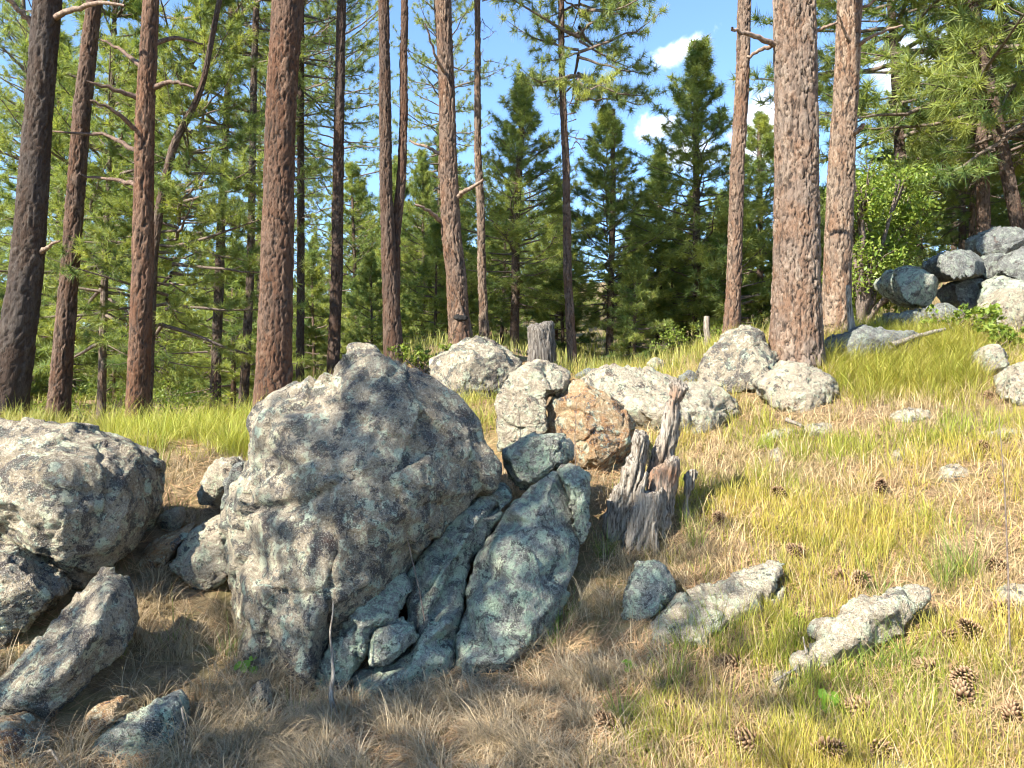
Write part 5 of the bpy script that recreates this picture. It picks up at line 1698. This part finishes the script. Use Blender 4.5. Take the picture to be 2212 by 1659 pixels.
stick('snag', 'thin grey dead snag between the tall pointed pine and the grey pointed boulder', 'snag', [(1529, 790, 10.5), (1528, 740, 10.5), (1527, 684, 10.5)], (0.045, 0.04), GREYWOOD_M, k=10)
stick('snag', 'grey broken snag touching the right side of the tan pine', 'snag', [(1842, 735, 7.9), (1838, 690, 7.9), (1832, 617, 7.9)], (0.045, 0.022), GREYWOOD_M, k=10)

for (lb, U, V, n_, sz) in (('small round-leaved seedling at the lower left of the pointed boulder', 540, 1425, 9, 0.022), ('green seedling between the left rocks and the pointed boulder', 482, 1200, 8, 0.02),
                           ('tiny green seedling in front of the tilted slab', 1785, 1490, 8, 0.02), ('little green rosette in the dry grass at centre', 1362, 1420, 7, 0.016)):
    dd_ = ground_hit(U, V + 20) - 0.05
    b0 = P(U, V + 20, dd_)
    b0[2] = ground(b0[:1], b0[1:2])[0]
    gg = np.random.default_rng(int(U))
    root = empty('seedling', b0)
    ac = Acc()
    vv, ff = [], []
    for k in range(n_):
        a, r_, h_ = gg.uniform(0, 6.28), gg.uniform(0.01, 0.05), gg.uniform(0.02, 0.08)
        c_ = np.array((math.cos(a) * r_, math.sin(a) * r_ - 0.02, h_))
        ac.add(*tube(np.array([(0, 0, 0), c_ * np.array((0.6, 0.6, 0.7)), c_]), (0.0015, 0.0012, 0.001), 4))
        nr = np.array((math.cos(a) * 0.3, -0.6, 0.8)) + gg.normal(size=3) * 0.2
        nr /= np.linalg.norm(nr)
        e1 = np.cross(nr, (0, 0, 1.0)); e1 /= np.linalg.norm(e1); e2 = np.cross(nr, e1)
        ring = [c_ + (e1 * math.cos(q_) * 0.8 + e2 * math.sin(q_)) * sz * gg.uniform(0.85, 1.1) for q_ in np.linspace(0, 6.28, 9)[:-1]]
        lm = mesh_np('leaf', np.array([c_ - nr * 0.003] + ring), [np.array([(0, 1 + i, 1 + (i + 1) % 8) for i in range(8)])], np.tile(np.array((0.16, 0.30, 0.03)) * gg.uniform(0.8, 1.2), (9, 1)), smooth=True)
        link('leaf', lm, LEAF_M, root)
    o = link('stem', ac.mesh('stem'), TWIG_M, root)
    tag(root, lb, 'seedling')

# bare and broken branches on particular trunks
TR = {o['label']: o for o in bpy.data.objects if o.get('category') == 'pine' and o.type == 'EMPTY'}


def branch(label, d, pts, r0, r1, mat=TWIG_M, tint=(1.4, 1.3, 1.2)):
    root = next(o for l, o in TR.items() if l.startswith(label))
    p = np.array([P(u, v_, d + dz) for (u, v_, dz) in pts])
    tt = np.linspace(0, len(p) - 1, 4 * len(p))
    q = np.stack([np.interp(tt, np.arange(len(p)), p[:, c_]) for c_ in range(3)], -1)
    q[1:] += np.random.default_rng(int(pts[0][0])).normal(size=(len(q) - 1, 3)) * r0 * 0.25
    v, f = tube(q - np.array(root.location), np.linspace(r0, r1, len(q)), 6)
    o = link('branch', mesh_np('branch', v, [f], np.zeros((len(v), 3)), smooth=True), mat, root)
    o.color = (*tint, 1)


T17, T18, T16, T11, T1, T3, T5 = ('thickest pine', 'tan pine trunk', 'straight tan', 'curved lit', 'dark leaning pine trunk', 'straight brown', 'thick reddish')
branch(T17, 7.0, [(1680, 98, 0), (1640, 82, -.1), (1600, 68, -.2), (1580, 61, -.25)], 0.028, 0.012)
branch(T17, 7.0, [(1680, 95, 0), (1650, 105, .1), (1615, 123, .2)], 0.022, 0.014)
branch(T17, 7.0, [(1755, 70, 0), (1785, 58, -.1), (1808, 48, -.2)], 0.018, 0.010)
branch(T18, 8.4, [(1840, 110, 0), (1870, 85, -.2), (1915, 65, -.4), (1950, 55, -.5)], 0.026, 0.008)
branch(T18, 8.4, [(1838, 95, -.1), (1822, 60, -.2), (1808, 25, -.3)], 0.020, 0.008)
branch(T18, 8.4, [(1835, 295, 0), (1855, 280, -.2), (1866, 270, -.25)], 0.032, 0.022)
branch(T18, 8.4, [(1845, 30, 0), (1880, 8, -.1), (1910, -15, -.2)], 0.02, 0.01)
branch(T11, 9.4, [(985, 430, 0), (1010, 408, -.2), (1045, 390, -.3)], 0.035, 0.015)
branch(T11, 9.4, [(955, 480, 0), (930, 455, -.2), (895, 440, -.3)], 0.030, 0.012)
branch(T11, 9.4, [(962, 340, 0), (925, 318, .1), (885, 306, .2)], 0.028, 0.012)
branch(T11, 9.4, [(960, 155, -.1), (940, 120, -.3), (918, 50, -.5)], 0.024, 0.010)
branch(T1, 8.0, [(110, 45, 0), (150, 22, -.2), (210, 8, -.4), (270, 12, -.5)], 0.035, 0.012)
branch(T1, 8.0, [(75, 60, 0), (45, 25, -.1), (10, -10, -.2)], 0.035, 0.02)
branch(T1, 8.0, [(85, 545, 0), (110, 530, -.1), (130, 520, -.2)], 0.028, 0.008)
for (a, b, c_, dd_) in (((310, 150), (260, 105), (215, 85), .2), ((308, 215), (240, 190), (190, 175), -.3), ((305, 290), (255, 245), (195, 215), -.4), ((306, 330), (230, 290), (110, 285), .3), ((303, 400), (250, 390), (175, 378), .4), ((330, 190), (370, 175), (420, 190), -.2), ((328, 95), (380, 80), (440, 95), .3)):
    branch(T3, 8.0, [(*a, 0), (*b, dd_ * .6), (*c_, dd_)], 0.030, 0.009, tint=(0.9, 0.8, 0.75))
# charred scar near the foot of the curved lit pine
CHAR_M, t = new_mat('charred_wood')
v = t.n('ShaderNodeTexCoord').outputs['Object']
nz = t.noise(v, 40.0, 3)
finish(t, t.mix(nz, (0.004, 0.004, 0.004), (0.02, 0.018, 0.016)), 0.8, nz, 0.8, 0.01)
root = next(o for l, o in TR.items() if l.startswith(T11))
me = rock_shape([(976, 682), (984, 678), (1000, 680), (1012, 683), (1011, 690), (998, 694), (984, 692)], 9.28, 0.03, 0.05, seed=500, voxel=0.008)
o = link('charred_scar', me, CHAR_M, root)
o.location = -root.location
